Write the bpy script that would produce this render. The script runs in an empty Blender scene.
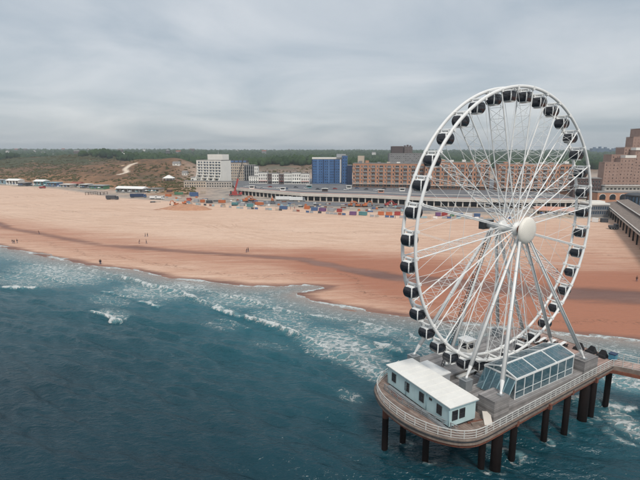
import bpy, math, random
import numpy as np
from mathutils import Vector, Matrix

S = bpy.context.scene
COL = S.collection
R_ = math.radians
rnd = random.Random(11)

# ------------------------------------------------------------------ camera
FPX, HZ, CAMZ = 465.0, 151.5, 42.5          # focal length (px of a 640 wide picture), horizon row, height over the sea
TH = math.atan((240 - HZ) / FPX)
cd = bpy.data.cameras.new('camera'); cam = bpy.data.objects.new('camera', cd); COL.objects.link(cam)
cd.sensor_width = 36.0; cd.lens = 36.0 * FPX / 640.0; cd.clip_start = 0.5; cd.clip_end = 40000
cam.location = (0, 0, CAMZ); cam.rotation_euler = (math.pi / 2 - TH, 0, 0)
S.camera = cam
S.render.engine = 'CYCLES'
S.cycles.max_bounces = 6; S.cycles.transparent_max_bounces = 8; S.cycles.volume_bounces = 0
S.cycles.use_adaptive_sampling = True

# ------------------------------------------------------------------ sky, sun, exposure
SUN_EL, SUN_AZ = R_(48), R_(168)            # azimuth from +Y towards +X: behind the camera, to the left
w = bpy.data.worlds.new('World'); S.world = w; w.use_nodes = True
nt = w.node_tree; nt.nodes.clear()
def N(t, **k):
    n = nt.nodes.new(t)
    for a, b in k.items(): setattr(n, a, b)
    return n
def LK(a, b): nt.links.new(a, b)
out = N('ShaderNodeOutputWorld'); bg = N('ShaderNodeBackground'); bg.inputs['Strength'].default_value = 0.10
sky = N('ShaderNodeTexSky', sky_type='NISHITA', sun_disc=False, sun_elevation=SUN_EL, sun_rotation=SUN_AZ)
sky.air_density = 1.0; sky.dust_density = 2.0; sky.ozone_density = 1.5
tc = N('ShaderNodeTexCoord'); sep = N('ShaderNodeSeparateXYZ'); LK(tc.outputs['Generated'], sep.inputs[0])
zc = N('ShaderNodeMath', operation='MAXIMUM'); LK(sep.outputs['Z'], zc.inputs[0]); zc.inputs[1].default_value = 0.0
za = N('ShaderNodeMath', operation='ADD'); LK(zc.outputs[0], za.inputs[0]); za.inputs[1].default_value = 0.16
dx = N('ShaderNodeMath', operation='DIVIDE'); LK(sep.outputs['X'], dx.inputs[0]); LK(za.outputs[0], dx.inputs[1])
dy = N('ShaderNodeMath', operation='DIVIDE'); LK(sep.outputs['Y'], dy.inputs[0]); LK(za.outputs[0], dy.inputs[1])
cmb = N('ShaderNodeCombineXYZ'); LK(dx.outputs[0], cmb.inputs[0]); LK(dy.outputs[0], cmb.inputs[1])
n1 = N('ShaderNodeTexNoise'); LK(cmb.outputs[0], n1.inputs['Vector']); n1.inputs['Scale'].default_value = 0.85
n1.inputs['Detail'].default_value = 7; n1.inputs['Roughness'].default_value = 0.52; n1.inputs['Distortion'].default_value = 0.5
cr = N('ShaderNodeValToRGB'); LK(n1.outputs['Fac'], cr.inputs[0])
cr.color_ramp.elements[0].position = 0.30; cr.color_ramp.elements[0].color = (0.262, 0.304, 0.342, 1)
cr.color_ramp.elements[1].position = 0.70; cr.color_ramp.elements[1].color = (0.475, 0.488, 0.50, 1)
el = N('ShaderNodeMapRange'); LK(zc.outputs[0], el.inputs[0])       # an overcast sky grows brighter towards the zenith
el.inputs[1].default_value = 0.0; el.inputs[2].default_value = 1.0; el.inputs[3].default_value = 10.2; el.inputs[4].default_value = 14.2
sc1 = N('ShaderNodeVectorMath', operation='SCALE'); LK(cr.outputs[0], sc1.inputs[0]); LK(el.outputs[0], sc1.inputs['Scale'])
mx = N('ShaderNodeMixRGB'); mx.inputs[0].default_value = 0.86; LK(sky.outputs[0], mx.inputs[1]); LK(sc1.outputs[0], mx.inputs[2])
LK(mx.outputs[0], bg.inputs['Color']); LK(bg.outputs[0], out.inputs[0])
sd_ = bpy.data.lights.new('sun', 'SUN'); sd_.energy = 1.5; sd_.angle = R_(14); sd_.color = (1.0, 0.94, 0.86)
sun = bpy.data.objects.new('sun', sd_); COL.objects.link(sun)
sv = Vector((math.sin(SUN_AZ) * math.cos(SUN_EL), math.cos(SUN_AZ) * math.cos(SUN_EL), math.sin(SUN_EL)))
sun.rotation_euler = sv.to_track_quat('Z', 'Y').to_euler(); sun.location = sv * 300
S.view_settings.view_transform = 'Standard'; S.view_settings.look = 'None'
S.view_settings.exposure = 0.5; S.view_settings.gamma = 1.0; S.view_settings.use_curve_mapping = False

# ------------------------------------------------------------------ materials
MATS = {}
def mat(name, col, rough=0.6, metal=0.0, var=0.12, scale=1.5, bump=0.0, spec=0.5, alpha=1.0, col2=None, stretch=None, dirt=0.0, coat=0.0):
    """procedural paint / stone / timber: colour broken up by two noises, optional fine relief"""
    m = bpy.data.materials.new(name); m.use_nodes = True
    t = m.node_tree; b = t.nodes['Principled BSDF']; L = t.links.new
    b.inputs['Roughness'].default_value = rough; b.inputs['Metallic'].default_value = metal
    b.inputs['Specular IOR Level'].default_value = spec; b.inputs['Alpha'].default_value = alpha
    if coat: b.inputs['Coat Weight'].default_value = coat
    co = t.nodes.new('ShaderNodeTexCoord'); mp = t.nodes.new('ShaderNodeMapping'); L(co.outputs['Object'], mp.inputs[0])
    if stretch: mp.inputs['Scale'].default_value = stretch
    a = t.nodes.new('ShaderNodeTexNoise'); a.inputs['Scale'].default_value = scale; a.inputs['Detail'].default_value = 6; a.inputs['Roughness'].default_value = 0.65
    L(mp.outputs[0], a.inputs['Vector'])
    r = t.nodes.new('ShaderNodeValToRGB'); L(a.outputs['Fac'], r.inputs[0])
    c2 = col2 or tuple(min(1, c * (1 + var)) for c in col)
    c1 = tuple(c * (1 - var) for c in col) if not col2 else col
    r.color_ramp.elements[0].position = 0.32; r.color_ramp.elements[0].color = (*c1, 1)
    r.color_ramp.elements[1].position = 0.68; r.color_ramp.elements[1].color = (*c2, 1)
    src = r.outputs[0]
    if dirt:
        d = t.nodes.new('ShaderNodeTexNoise'); d.inputs['Scale'].default_value = scale * 4; d.inputs['Detail'].default_value = 8; L(mp.outputs[0], d.inputs['Vector'])
        dr = t.nodes.new('ShaderNodeMapRange'); dr.inputs[1].default_value = 0.52; dr.inputs[2].default_value = 0.8; dr.inputs[3].default_value = 0; dr.inputs[4].default_value = dirt
        L(d.outputs['Fac'], dr.inputs[0])
        mm = t.nodes.new('ShaderNodeMixRGB'); L(dr.outputs[0], mm.inputs[0]); L(src, mm.inputs[1]); mm.inputs[2].default_value = (0.16, 0.12, 0.09, 1); src = mm.outputs[0]
    L(src, b.inputs['Base Color'])
    if bump:
        bn = t.nodes.new('ShaderNodeTexNoise'); bn.inputs['Scale'].default_value = scale * 9; bn.inputs['Detail'].default_value = 4; L(mp.outputs[0], bn.inputs['Vector'])
        bp_ = t.nodes.new('ShaderNodeBump'); bp_.inputs['Strength'].default_value = bump; bp_.inputs['Distance'].default_value = 0.05
        L(bn.outputs['Fac'], bp_.inputs['Height']); L(bp_.outputs[0], b.inputs['Normal'])
    MATS[name] = m
    return m

def planks(name, col, col2, axis, pitch, rough=0.8, gap=0.10):
    """weathered boards: a stripe per board with its own tone and a dark gap"""
    m = mat(name, col, rough, var=0.2, scale=0.8, bump=0.25, col2=col2, dirt=0.35)
    t = m.node_tree; b = t.nodes['Principled BSDF']; L = t.links.new
    src = b.inputs['Base Color'].links[0].from_socket
    co = t.nodes.new('ShaderNodeTexCoord'); sp = t.nodes.new('ShaderNodeSeparateXYZ'); L(co.outputs['Object'], sp.inputs[0])
    k = t.nodes.new('ShaderNodeMath'); k.operation = 'DIVIDE'; L(sp.outputs[axis], k.inputs[0]); k.inputs[1].default_value = pitch
    fl = t.nodes.new('ShaderNodeMath'); fl.operation = 'FLOOR'; L(k.outputs[0], fl.inputs[0])
    wn = t.nodes.new('ShaderNodeTexWhiteNoise'); wn.noise_dimensions = '1D'; L(fl.outputs[0], wn.inputs['W'])
    mr = t.nodes.new('ShaderNodeMapRange'); L(wn.outputs['Value'], mr.inputs[0]); mr.inputs[3].default_value = 0.72; mr.inputs[4].default_value = 1.2
    fr = t.nodes.new('ShaderNodeMath'); fr.operation = 'FRACT'; L(k.outputs[0], fr.inputs[0])
    gp = t.nodes.new('ShaderNodeMath'); gp.operation = 'GREATER_THAN'; L(fr.outputs[0], gp.inputs[0]); gp.inputs[1].default_value = gap
    g2 = t.nodes.new('ShaderNodeMapRange'); L(gp.outputs[0], g2.inputs[0]); g2.inputs[3].default_value = 0.45; g2.inputs[4].default_value = 1.0
    mu = t.nodes.new('ShaderNodeMath'); mu.operation = 'MULTIPLY'; L(mr.outputs[0], mu.inputs[0]); L(g2.outputs[0], mu.inputs[1])
    vs = t.nodes.new('ShaderNodeVectorMath'); vs.operation = 'SCALE'; L(src, vs.inputs[0]); L(mu.outputs[0], vs.inputs['Scale'])
    L(vs.outputs[0], b.inputs['Base Color'])
    return m

mat('white_steel', (0.80, 0.80, 0.78), 0.42, var=0.05, scale=0.7, dirt=0.10)
mat('leg_steel', (0.82, 0.82, 0.80), 0.42, var=0.06, scale=0.6, dirt=0.18)
mat('hub_cream', (0.80, 0.76, 0.68), 0.5, var=0.04, scale=0.8, dirt=0.05)
mat('grey_steel', (0.30, 0.32, 0.33), 0.5, 0.3, var=0.15, scale=1.2, dirt=0.3)
mat('dark_steel', (0.05, 0.052, 0.055), 0.5, 0.2, var=0.3, scale=1.5)
mat('black_glass', (0.016, 0.017, 0.024), 0.06, var=0.2, scale=1.0, spec=0.6)
mat('gondola_grey', (0.52, 0.53, 0.53), 0.5, var=0.08, scale=2)
mat('rail_white', (0.58, 0.58, 0.55), 0.5, var=0.08, scale=1.0, dirt=0.3)
mat('cream_roof', (0.80, 0.785, 0.735), 0.6, var=0.05, scale=0.5, dirt=0.15, bump=0.1)
mat('pale_blue_panel', (0.45, 0.60, 0.61), 0.5, var=0.07, scale=0.6, dirt=0.26, stretch=(1, 1, .35))
mat('blue_trim', (0.30, 0.44, 0.48), 0.5, var=0.08)
mat('window_dark', (0.015, 0.02, 0.026), 0.12, var=0.4, scale=0.6)
mat('window_blue', (0.05, 0.085, 0.13), 0.15, var=0.5, scale=0.15)
mat('window_mixed', (0.03, 0.035, 0.04), 0.2, var=0.5, scale=0.12, col2=(0.30, 0.31, 0.31))
planks('grey_boards', (0.21, 0.20, 0.195), (0.34, 0.32, 0.31), 'Y', 0.42)
planks('grey_wall_boards', (0.20, 0.19, 0.185), (0.31, 0.29, 0.28), 'Z', 0.26)
planks('brown_boards', (0.18, 0.12, 0.095), (0.31, 0.245, 0.21), 'X', 0.40)
planks('pink_boards', (0.34, 0.22, 0.18), (0.47, 0.33, 0.28), 'Y', 0.36)
mat('fascia_timber', (0.13, 0.10, 0.085), 0.8, col2=(0.28, 0.22, 0.18), scale=0.9, bump=0.3, dirt=0.4)
mat('rust', (0.24, 0.08, 0.045), 0.85, col2=(0.12, 0.05, 0.035), scale=1.3, bump=0.4)
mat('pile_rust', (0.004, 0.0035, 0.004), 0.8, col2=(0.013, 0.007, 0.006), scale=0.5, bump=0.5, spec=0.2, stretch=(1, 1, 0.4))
mat('concrete', (0.42, 0.38, 0.34), 0.85, var=0.14, scale=0.4, bump=0.2, dirt=0.2)
mat('pale_concrete', (0.62, 0.57, 0.51), 0.85, var=0.1, scale=0.2, dirt=0.15)
mat('asphalt', (0.11, 0.115, 0.125), 0.9, var=0.25, scale=0.06, col2=(0.19, 0.19, 0.20))
mat('white_wall', (0.72, 0.70, 0.65), 0.8, var=0.06, scale=0.15, dirt=0.12)
mat('beige_wall', (0.48, 0.40, 0.32), 0.85, var=0.1, scale=0.15, dirt=0.1)
mat('brick', (0.39, 0.185, 0.115), 0.9, col2=(0.49, 0.265, 0.17), scale=0.22, dirt=0.12)
mat('pink_brick', (0.27, 0.175, 0.14), 0.9, col2=(0.35, 0.235, 0.19), scale=0.22, dirt=0.1)
mat('brown_brick', (0.10, 0.065, 0.06), 0.9, var=0.2, scale=0.15)
mat('grey_wall', (0.20, 0.20, 0.205), 0.85, var=0.12, scale=0.15)
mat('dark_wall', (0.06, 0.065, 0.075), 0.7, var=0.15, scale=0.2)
mat('blue_cladding', (0.045, 0.125, 0.29), 0.45, var=0.18, scale=0.2)
mat('light_blue_cladding', (0.11, 0.20, 0.36), 0.45, var=0.15, scale=0.2)
mat('dark_blue_cladding', (0.015, 0.035, 0.09), 0.45, var=0.15, scale=0.2)
mat('far_haze_blue', (0.05, 0.11, 0.20), 0.8, var=0.12, scale=0.05)  # walls of far buildings: bluish haze of distance put into the base colour
mat('roof_grey', (0.22, 0.21, 0.20), 0.9, var=0.15, scale=0.2)
mat('roof_red', (0.30, 0.10, 0.07), 0.9, var=0.2, scale=0.3)
mat('orange_paint', (0.50, 0.15, 0.055), 0.5, var=0.12, scale=0.5, dirt=0.25)
mat('red_paint', (0.36, 0.05, 0.045), 0.5, var=0.12, scale=0.5, dirt=0.15)
mat('green_paint', (0.07, 0.20, 0.11), 0.5, var=0.15, scale=0.5, dirt=0.2)
mat('teal_paint', (0.09, 0.25, 0.27), 0.5, var=0.15, scale=0.5, dirt=0.2)
mat('blue_paint', (0.06, 0.12, 0.25), 0.5, var=0.15, scale=0.5, dirt=0.2)
mat('kiosk_blue', (0.06, 0.24, 0.36), 0.5, var=0.15, scale=1.5, dirt=0.2)
mat('purple_paint', (0.17, 0.08, 0.20), 0.5, var=0.15, scale=0.5, dirt=0.2)
mat('white_paint', (0.74, 0.74, 0.72), 0.5, var=0.05, scale=0.4, dirt=0.15)
mat('grey_paint', (0.34, 0.36, 0.38), 0.6, var=0.1, scale=0.4, dirt=0.2)
mat('yellow_paint', (0.62, 0.40, 0.06), 0.5, var=0.1, scale=0.5, dirt=0.2)
mat('rubber', (0.02, 0.02, 0.02), 0.9, var=0.2)
mat('canvas_white', (0.78, 0.77, 0.74), 0.8, var=0.05, scale=0.3)
mat('black_canvas', (0.012, 0.012, 0.014), 0.8, var=0.3)
mat('pink_roof', (0.56, 0.30, 0.22), 0.85, var=0.12, scale=0.1)
mat('skin', (0.42, 0.24, 0.17), 0.6); mat('cloth_dark', (0.02, 0.02, 0.025), 0.9); mat('cloth_blue', (0.04, 0.06, 0.12), 0.9); mat('cloth_brown', (0.10, 0.05, 0.035), 0.9)
mat('bark', (0.10, 0.07, 0.05), 0.9, var=0.2)

def glass(name, tint, alpha):
    m = mat(name, tint, 0.06, var=0.12, scale=0.5, spec=0.8, alpha=alpha)
    return m
glass('pavilion_glass', (0.10, 0.22, 0.27), 0.30)
glass('roof_glass', (0.09, 0.20, 0.25), 0.42)

def leafmat(name, c1, c2, scale):
    m = mat(name, c1, 0.9, col2=c2, scale=scale, spec=0.1)
    return m
leafmat('far_leaf', (0.014, 0.034, 0.016), (0.055, 0.088, 0.034), 0.02)
leafmat('dune_leaf', (0.055, 0.060, 0.022), (0.12, 0.095, 0.042), 0.03)
leafmat('bush_leaf', (0.025, 0.075, 0.02), (0.07, 0.13, 0.04), 0.8)

# ------------------------------------------------------------------ mesh helpers
class MB:
    """collects shapes, then links them as ONE mesh object"""
    def __init__(s): s.v = []; s.f = []; s.m = []; s.mats = []; s.sm = []
    def mi(s, name):
        if name not in s.mats: s.mats.append(name)
        return s.mats.index(name)
    def add(s, v, f, m, smooth=False):
        o = len(s.v); s.v += [tuple(p) for p in v]; k = s.mi(m)
        for q in f: s.f.append(tuple(i + o for i in q)); s.m.append(k); s.sm.append(smooth)
        return s
    def box(s, c, d, m, M=None):
        hx, hy, hz = d[0] / 2, d[1] / 2, d[2] / 2
        v = [Vector((c[0] + a * hx, c[1] + b * hy, c[2] + e * hz)) for a, b, e in ((-1,-1,-1),(1,-1,-1),(1,1,-1),(-1,1,-1),(-1,-1,1),(1,-1,1),(1,1,1),(-1,1,1))]
        if M: v = [M @ p for p in v]
        return s.add(v, [(0,3,2,1),(4,5,6,7),(0,1,5,4),(1,2,6,5),(2,3,7,6),(3,0,4,7)], m)
    def bx(s, x0, x1, y0, y1, z0, z1, m): return s.box(((x0+x1)/2, (y0+y1)/2, (z0+z1)/2), (x1-x0, y1-y0, z1-z0), m)
    def tube(s, p, q, r0, m, r1=None, n=8, cap=True, roll=0.0):
        p, q = Vector(p), Vector(q); r1 = r0 if r1 is None else r1
        d = (q - p).normalized(); u = d.orthogonal().normalized(); w_ = d.cross(u)
        v = []
        for c, r in ((p, r0), (q, r1)):
            for i in range(n):
                a = 2 * math.pi * i / n + roll; v.append(c + u * (r * math.cos(a)) + w_ * (r * math.sin(a)))
        f = [(i, (i+1) % n, n + (i+1) % n, n + i) for i in range(n)]
        if cap: f += [tuple(range(n))[::-1], tuple(range(n, 2*n))]
        return s.add(v, f, m, n > 6)
    def beam(s, p, q, wd, ht, m):
        p, q = Vector(p), Vector(q); d = (q - p).normalized()
        u = d.cross(Vector((0, 0, 1)))
        u = Vector((1, 0, 0)) if u.length < 1e-3 else u.normalized()
        t = u.cross(d).normalized()
        v = [c + u * (a * wd / 2) + t * (b * ht / 2) for c in (p, q) for a, b in ((-1,-1),(1,-1),(1,1),(-1,1))]
        return s.add(v, [(3,2,1,0),(4,5,6,7),(0,1,5,4),(1,2,6,5),(2,3,7,6),(3,0,4,7)], m)
    def prism(s, poly, z0, z1, m, mside=None):
        n = len(poly); v = [(x, y, z0) for x, y in poly] + [(x, y, z1) for x, y in poly]
        s.add(v, [tuple(range(n))[::-1], tuple(range(n, 2*n))], m)
        return s.add(v, [(i, (i+1) % n, n + (i+1) % n, n + i) for i in range(n)], mside or m)
    def lathe(s, prof, m, n=24, axis='Z', c=(0,0,0)):
        v = []
        for r, h in prof:
            for i in range(n):
                a = 2 * math.pi * i / n; x, y = r * math.cos(a), r * math.sin(a)
                p = (x, y, h) if axis == 'Z' else (x, -h, y)
                v.append((p[0]+c[0], p[1]+c[1], p[2]+c[2]))
        f = []
        for k in range(len(prof) - 1):
            for i in range(n): f.append((k*n+i, k*n+(i+1) % n, (k+1)*n+(i+1) % n, (k+1)*n+i))
        return s.add(v, f, m, True)
    def quad(s, pts, m): return s.add(pts, [tuple(range(len(pts)))], m)
    def mesh(s, name):
        me = bpy.data.meshes.new(name); me.from_pydata(s.v, [], s.f)
        for k in s.mats: me.materials.append(MATS[k])
        me.polygons.foreach_set('material_index', s.m); me.polygons.foreach_set('use_smooth', s.sm); me.update()
        return me
    def build(s, name, parent=None, loc=(0,0,0), rz=0.0): return put(name, s.mesh(name), parent, loc, rz)

def put(name, me, parent=None, loc=(0,0,0), rz=0.0):
    o = bpy.data.objects.new(name, me); COL.objects.link(o); o.location = loc; o.rotation_euler = (0, 0, rz)
    if parent: o.parent = parent
    return o
def tag(o, label=None, cat=None, group=None, kind=None):
    for k, v in (('label', label), ('category', cat), ('group', group), ('kind', kind)):
        if v: o[k] = v
    return o
def thing(name, label, cat, loc=(0,0,0), rz=0.0, group=None):
    o = bpy.data.objects.new(name, None); COL.objects.link(o); o.location = loc; o.rotation_euler = (0, 0, rz); o.empty_display_size = 0.5
    return tag(o, label, cat, group)

# ------------------------------------------------------------------ numeric noise and shapes of the land
_g = np.random.RandomState(5).rand(512, 512)
def vnoise(x, y):
    xi = np.floor(x).astype(int); yi = np.floor(y).astype(int); fx = x - xi; fy = y - yi
    fx = fx * fx * (3 - 2 * fx); fy = fy * fy * (3 - 2 * fy)
    a = _g[xi % 512, yi % 512]; b = _g[(xi + 1) % 512, yi % 512]; c = _g[xi % 512, (yi + 1) % 512]; d = _g[(xi + 1) % 512, (yi + 1) % 512]
    return (a * (1 - fx) + b * fx) * (1 - fy) + (c * (1 - fx) + d * fx) * fy
def fbm(x, y, o=5, g=0.5):
    r = 0; a = 1; t = 0
    for k in range(o):
        r = r + a * vnoise(x * 2 ** k + 17.3 * k, y * 2 ** k + 5.1 * k); t += a; a *= g
    return r / t
def sstep(a, b, x): t = np.clip((x - a) / (b - a), 0, 1); return t * t * (3 - 2 * t)
SHORE = [(-7000, 3730), (-1200, 765), (-400, 345), (-210, 243), (-148, 211), (-111, 187), (-83, 171), (-66, 165), (-51, 155), (-36, 150), (-23, 145), (-14, 145), (-5, 146.5), (4, 143.5),
         (1, 141), (-4, 137.5), (-6, 135), (-2, 131), (6, 125), (21, 118), (40, 110), (57, 105), (66, 103.5), (73, 101), (110, 84), (180, 50), (500, -110), (7000, -3400)]
TOPL = [(-7000, 4500), (-1200, 1030), (-560, 650), (-373, 544), (-290, 500), (-185, 400), (-90, 352), (-14, 320), (50, 292), (90, 284), (160, 268), (230, 235), (600, 50), (7000, -3000)]
def pdist(x, y, P):
    d = np.full(x.shape, 1e9)
    for (ax, ay), (bx_, by_) in zip(P[:-1], P[1:]):
        ex, ey = bx_ - ax, by_ - ay; t = np.clip(((x - ax) * ex + (y - ay) * ey) / (ex * ex + ey * ey), 0, 1)
        d = np.minimum(d, np.hypot(x - ax - t * ex, y - ay - t * ey))
    return d
def inside(x, y, P):
    Q = list(P) + [(7000, 20000), (-7000, 20000)]; c = np.zeros(x.shape, bool)
    for (ax, ay), (bx_, by_) in zip(Q, Q[1:] + Q[:1]):
        if ay == by_: continue
        k = ((ay > y) != (by_ > y)) & (x < (bx_ - ax) * (y - ay) / (by_ - ay) + ax); c ^= k
    return c
def sdist(x, y, P): d = pdist(x, y, P); return np.where(inside(x, y, P), d, -d)
GULLY = [(-700, 560), (-192, 274), (-174, 256), (-100, 208), (-50, 191), (-8, 179), (9, 165), (27, 151), (48, 142), (72, 135), (94, 130), (140, 108)]
DUNEPATH = [(-277, 646), (-271, 660), (-283, 682), (-284, 700), (-278, 712)]
def land(x, y):
    """height of the land, and masks for wet sand, dune plants, paved ground"""
    x = np.asarray(x, float); y = np.asarray(y, float)
    sd = sdist(x, y, SHORE); b = sdist(x, y, TOPL)
    r = np.clip(sd / np.maximum(sd - b, 1e-3), 0, 1)
    zb = np.where(sd < 0, np.maximum(0.03 * sd, -9), np.minimum(0.03 * sd, 0.35 + 2.65 * r))
    g = pdist(x, y, GULLY); gw = 5.0 + 5.5 * sstep(0, 60, x); gull = np.exp(-(g / gw) ** 2) * sstep(0, 12, sd)
    zb = zb - 0.18 * gull * (sd > 0)
    zb = zb + np.where((sd > 4) & (b < 20), (fbm(x / 9, y / 9, 3) - 0.5) * 0.22 * sstep(4, 30, sd), 0)
    town = 3.0 + 4.5 * sstep(75, 170, b)
    az = np.arctan2(x, np.maximum(y, 1.0))
    dm = sstep(-0.20, -0.31, az) * sstep(8, 60, b)                       # the dunes lie left of the hotel
    hum = 0.5 * fbm(x / 95, y / 80, 5, 0.55) + 0.5 * (1 - np.abs(2 * fbm(x / 60 + 7, y / 50, 4, .5) - 1)) * .85
    dz = 3.0 + sstep(8, 300, b) * (3 + 21 * np.clip(hum - 0.27, 0, 1)) + 17 * np.exp(-(((x + 590) / 190) ** 2 + ((y - 1120) / 130) ** 2)) \
         + 17 * np.exp(-(((x + 240) / 150) ** 2 + ((y - 745) / 75) ** 2)) + 10 * np.exp(-(((x + 30) / 110) ** 2 + ((y - 860) / 80) ** 2))
    far = sstep(900, 3000, y) * 17 + sstep(500, 900, y) * 3 + (fbm(x / 300 + 9, y / 300, 3) - .5) * 6 * sstep(700, 1500, y)
    zi = np.where(b > 0, town * (1 - dm) + dz * dm + far, 0)
    zi = zi + np.where(b > 0, 10 * np.exp(-(((x + 30) / 120) ** 2 + ((y - 900) / 90) ** 2)) * (1 - dm), 0)
    z = np.where(b > 0, zi, zb)
    # wet sand: swash, the gully that keeps standing water, broad damp flats to the right
    n1_ = fbm(x / 14, y / 5, 4); n2_ = fbm(x / 40 + 3, y / 22, 4)
    wet = 0.7 * np.clip(1.0 - sd / (1.5 + 5 * n1_), 0, 1) + np.exp(-((g + (n1_ - .5) * 3.4) / (gw * 0.72)) ** 2) * (0.66 + 0.29 * sstep(-60, 30, x)) * (.75 + .5 * n2_)
    g2 = g + (n2_ - 0.5) * 16
    rt = 0.42 + 0.58 * sstep(-70, 60, x)
    damp = np.exp(-(g2 / 20) ** 2) * 0.55 * rt + 0.22 * np.exp(-((sd - 20) / 22) ** 2) * n2_ + 0.24 * sstep(64, 40, sd + (n2_ - .5) * 20) + 0.26 * sstep(-30, 60, x) * sstep(115, 45, sd) + 0.40 * sstep(10, 115, x) * sstep(235, 110, sd)
    return z, np.clip(wet, 0, 1), np.clip(damp, 0, 1), dm, sd, b
def gz(x, y): return float(land(np.array([x]), np.array([y]))[0][0])

def ray(px, py):
    u, v = (px - 320) / FPX, (240 - py) / FPX
    return np.array([u, math.cos(TH) + v * math.sin(TH), -math.sin(TH) + v * math.cos(TH)])
def at(px, py, z):                           # the place on level z that stands in this direction
    r = ray(px, py); k = (z - CAMZ) / r[2]; return (r[0] * k, r[1] * k)
def gr(px, py, z=2.0):                       # the same on the lie of the land
    for _ in range(8):
        x, y = at(px, py, z); z = 0.5 * z + 0.5 * gz(x, y)
    return x, y, gz(x, y)
def zat(px, py, Y): r = ray(px, py); return CAMZ + r[2] * Y / r[1]
def xat(px, py, Y): r = ray(px, py); return r[0] * Y / r[1]

# ================================================================== THE SETTING
def node_mat(name):
    m = bpy.data.materials.new(name); m.use_nodes = True; MATS[name] = m
    t = m.node_tree; b = t.nodes['Principled BSDF']
    def nn(ty, **k):
        n = t.nodes.new(ty)
        for a, v in k.items():
            if a.startswith('i_'):
                key = a[2:]; n.inputs[int(key) if key.isdigit() else key].default_value = v
            else: setattr(n, a, v)
        return n
    def mix(f, a, c, bt='MIX'):
        n = nn('ShaderNodeMixRGB', blend_type=bt)
        for k, v in ((0, f), (1, a), (2, c)):
            if hasattr(v, 'is_linked'): t.links.new(v, n.inputs[k])
            else: n.inputs[k].default_value = v if k == 0 else (*v, 1)
        return n.outputs[0]
    def mth(op, a, c=0.0, cl=False):
        n = nn('ShaderNodeMath', operation=op, use_clamp=cl)
        for k, v in ((0, a), (1, c)):
            if hasattr(v, 'is_linked'): t.links.new(v, n.inputs[k])
            else: n.inputs[k].default_value = v
        return n.outputs[0]
    def rng(x, a, c, lo=0.0, hi=1.0):
        n = nn('ShaderNodeMapRange', i_1=a, i_2=c, i_3=lo, i_4=hi); n.interpolation_type = 'SMOOTHSTEP'; t.links.new(x, n.inputs[0]); return n.outputs[0]
    def attr(a): return nn('ShaderNodeAttribute', attribute_name=a).outputs['Fac']
    def noise(sc, det=5, rough=0.6, vec=None, dist=0.0, typ='ShaderNodeTexNoise'):
        n = nn(typ); n.inputs['Scale'].default_value = sc
        n.inputs['Detail'].default_value = det; n.inputs['Roughness'].default_value = rough; n.inputs['Distortion'].default_value = dist
        t.links.new(vec, n.inputs['Vector']); return n.outputs['Fac']
    return m, t, b, nn, mix, mth, rng, attr, noise

def grid_mesh(name, X, Y, Z, attrs, material):
    nr, nc = X.shape; v = np.stack([X, Y, Z], -1).reshape(-1, 3).astype(np.float32)
    i = np.arange((nr - 1) * nc).reshape(nr - 1, nc)[:, :-1].ravel()
    q = np.stack([i, i + 1, i + nc + 1, i + nc], 1).astype(np.int32)
    me = bpy.data.meshes.new(name); me.vertices.add(len(v)); me.vertices.foreach_set('co', v.ravel())
    me.loops.add(q.size); me.loops.foreach_set('vertex_index', q.ravel()); me.polygons.add(len(q))
    me.polygons.foreach_set('loop_start', np.arange(0, q.size, 4, dtype=np.int32)); me.polygons.foreach_set('loop_total', np.full(len(q), 4, np.int32))
    me.polygons.foreach_set('use_smooth', np.ones(len(q), bool)); me.update(); me.validate()
    for k, a in attrs.items():
        at_ = me.attributes.new(k, 'FLOAT', 'POINT'); at_.data.foreach_set('value', a.ravel().astype(np.float32))
    me.materials.append(MATS[material])
    o = bpy.data.objects.new(name, me); COL.objects.link(o); return o

# ---- land material
COAST = R_(-27)
m, t, b, nn, mix, mth, rng, attr, noise = node_mat('land_ground')
L = t.links.new
geo = nn('ShaderNodeNewGeometry'); pos = geo.outputs['Position']
mp = nn('ShaderNodeMapping'); L(pos, mp.inputs[0]); mp.inputs['Rotation'].default_value = (0, 0, -COAST); mp.inputs['Scale'].default_value = (0.25, 1.0, 1.0)
streak = noise(0.11, 6, 0.6, mp.outputs[0]); mps = nn('ShaderNodeMapping'); L(pos, mps.inputs[0]); mps.inputs['Rotation'].default_value = (0, 0, -COAST); mps.inputs['Scale'].default_value = (0.10, 1.0, 1.0)
streak2 = noise(0.45, 6, 0.62, mps.outputs[0]); streak3 = noise(1.6, 3, 0.6, mp.outputs[0])
big = noise(0.02, 5, 0.6, pos); mid = noise(0.12, 6, 0.65, pos); fine = noise(1.3, 4, 0.7, pos)
wet, damp, dune, pave, path, grn, tan = (attr(a) for a in ('wet', 'damp', 'dune', 'pave', 'path', 'green', 'tan'))
sand = mix(rng(streak, 0.3, 0.7), (0.65, 0.445, 0.325), (0.72, 0.52, 0.395))
sand = mix(rng(streak2, 0.45, 0.65, 0.0, 0.16), sand, (0.52, 0.32, 0.21))
sand = mix(rng(streak3, 0.5, 0.68, 0.0, 0.14), sand, (0.44, 0.26, 0.17))
sand = mix(rng(fine, 0.45, 0.75, 0.0, 0.18), sand, (0.47, 0.29, 0.19))
dsel = mth('ADD', damp, mth('MULTIPLY', mth('SUBTRACT', streak2, 0.5), 0.85), True)
mp2 = nn('ShaderNodeMapping'); L(pos, mp2.inputs[0]); mp2.inputs['Rotation'].default_value = (0, 0, -COAST)
sepn = nn('ShaderNodeSeparateXYZ'); L(mp2.outputs[0], sepn.inputs[0])
tv = mth('DIVIDE', mth('ADD', sepn.outputs['Y'], mth('MULTIPLY', noise(0.008, 3, 0.5, pos), 90.0)), 7.5)
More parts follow.
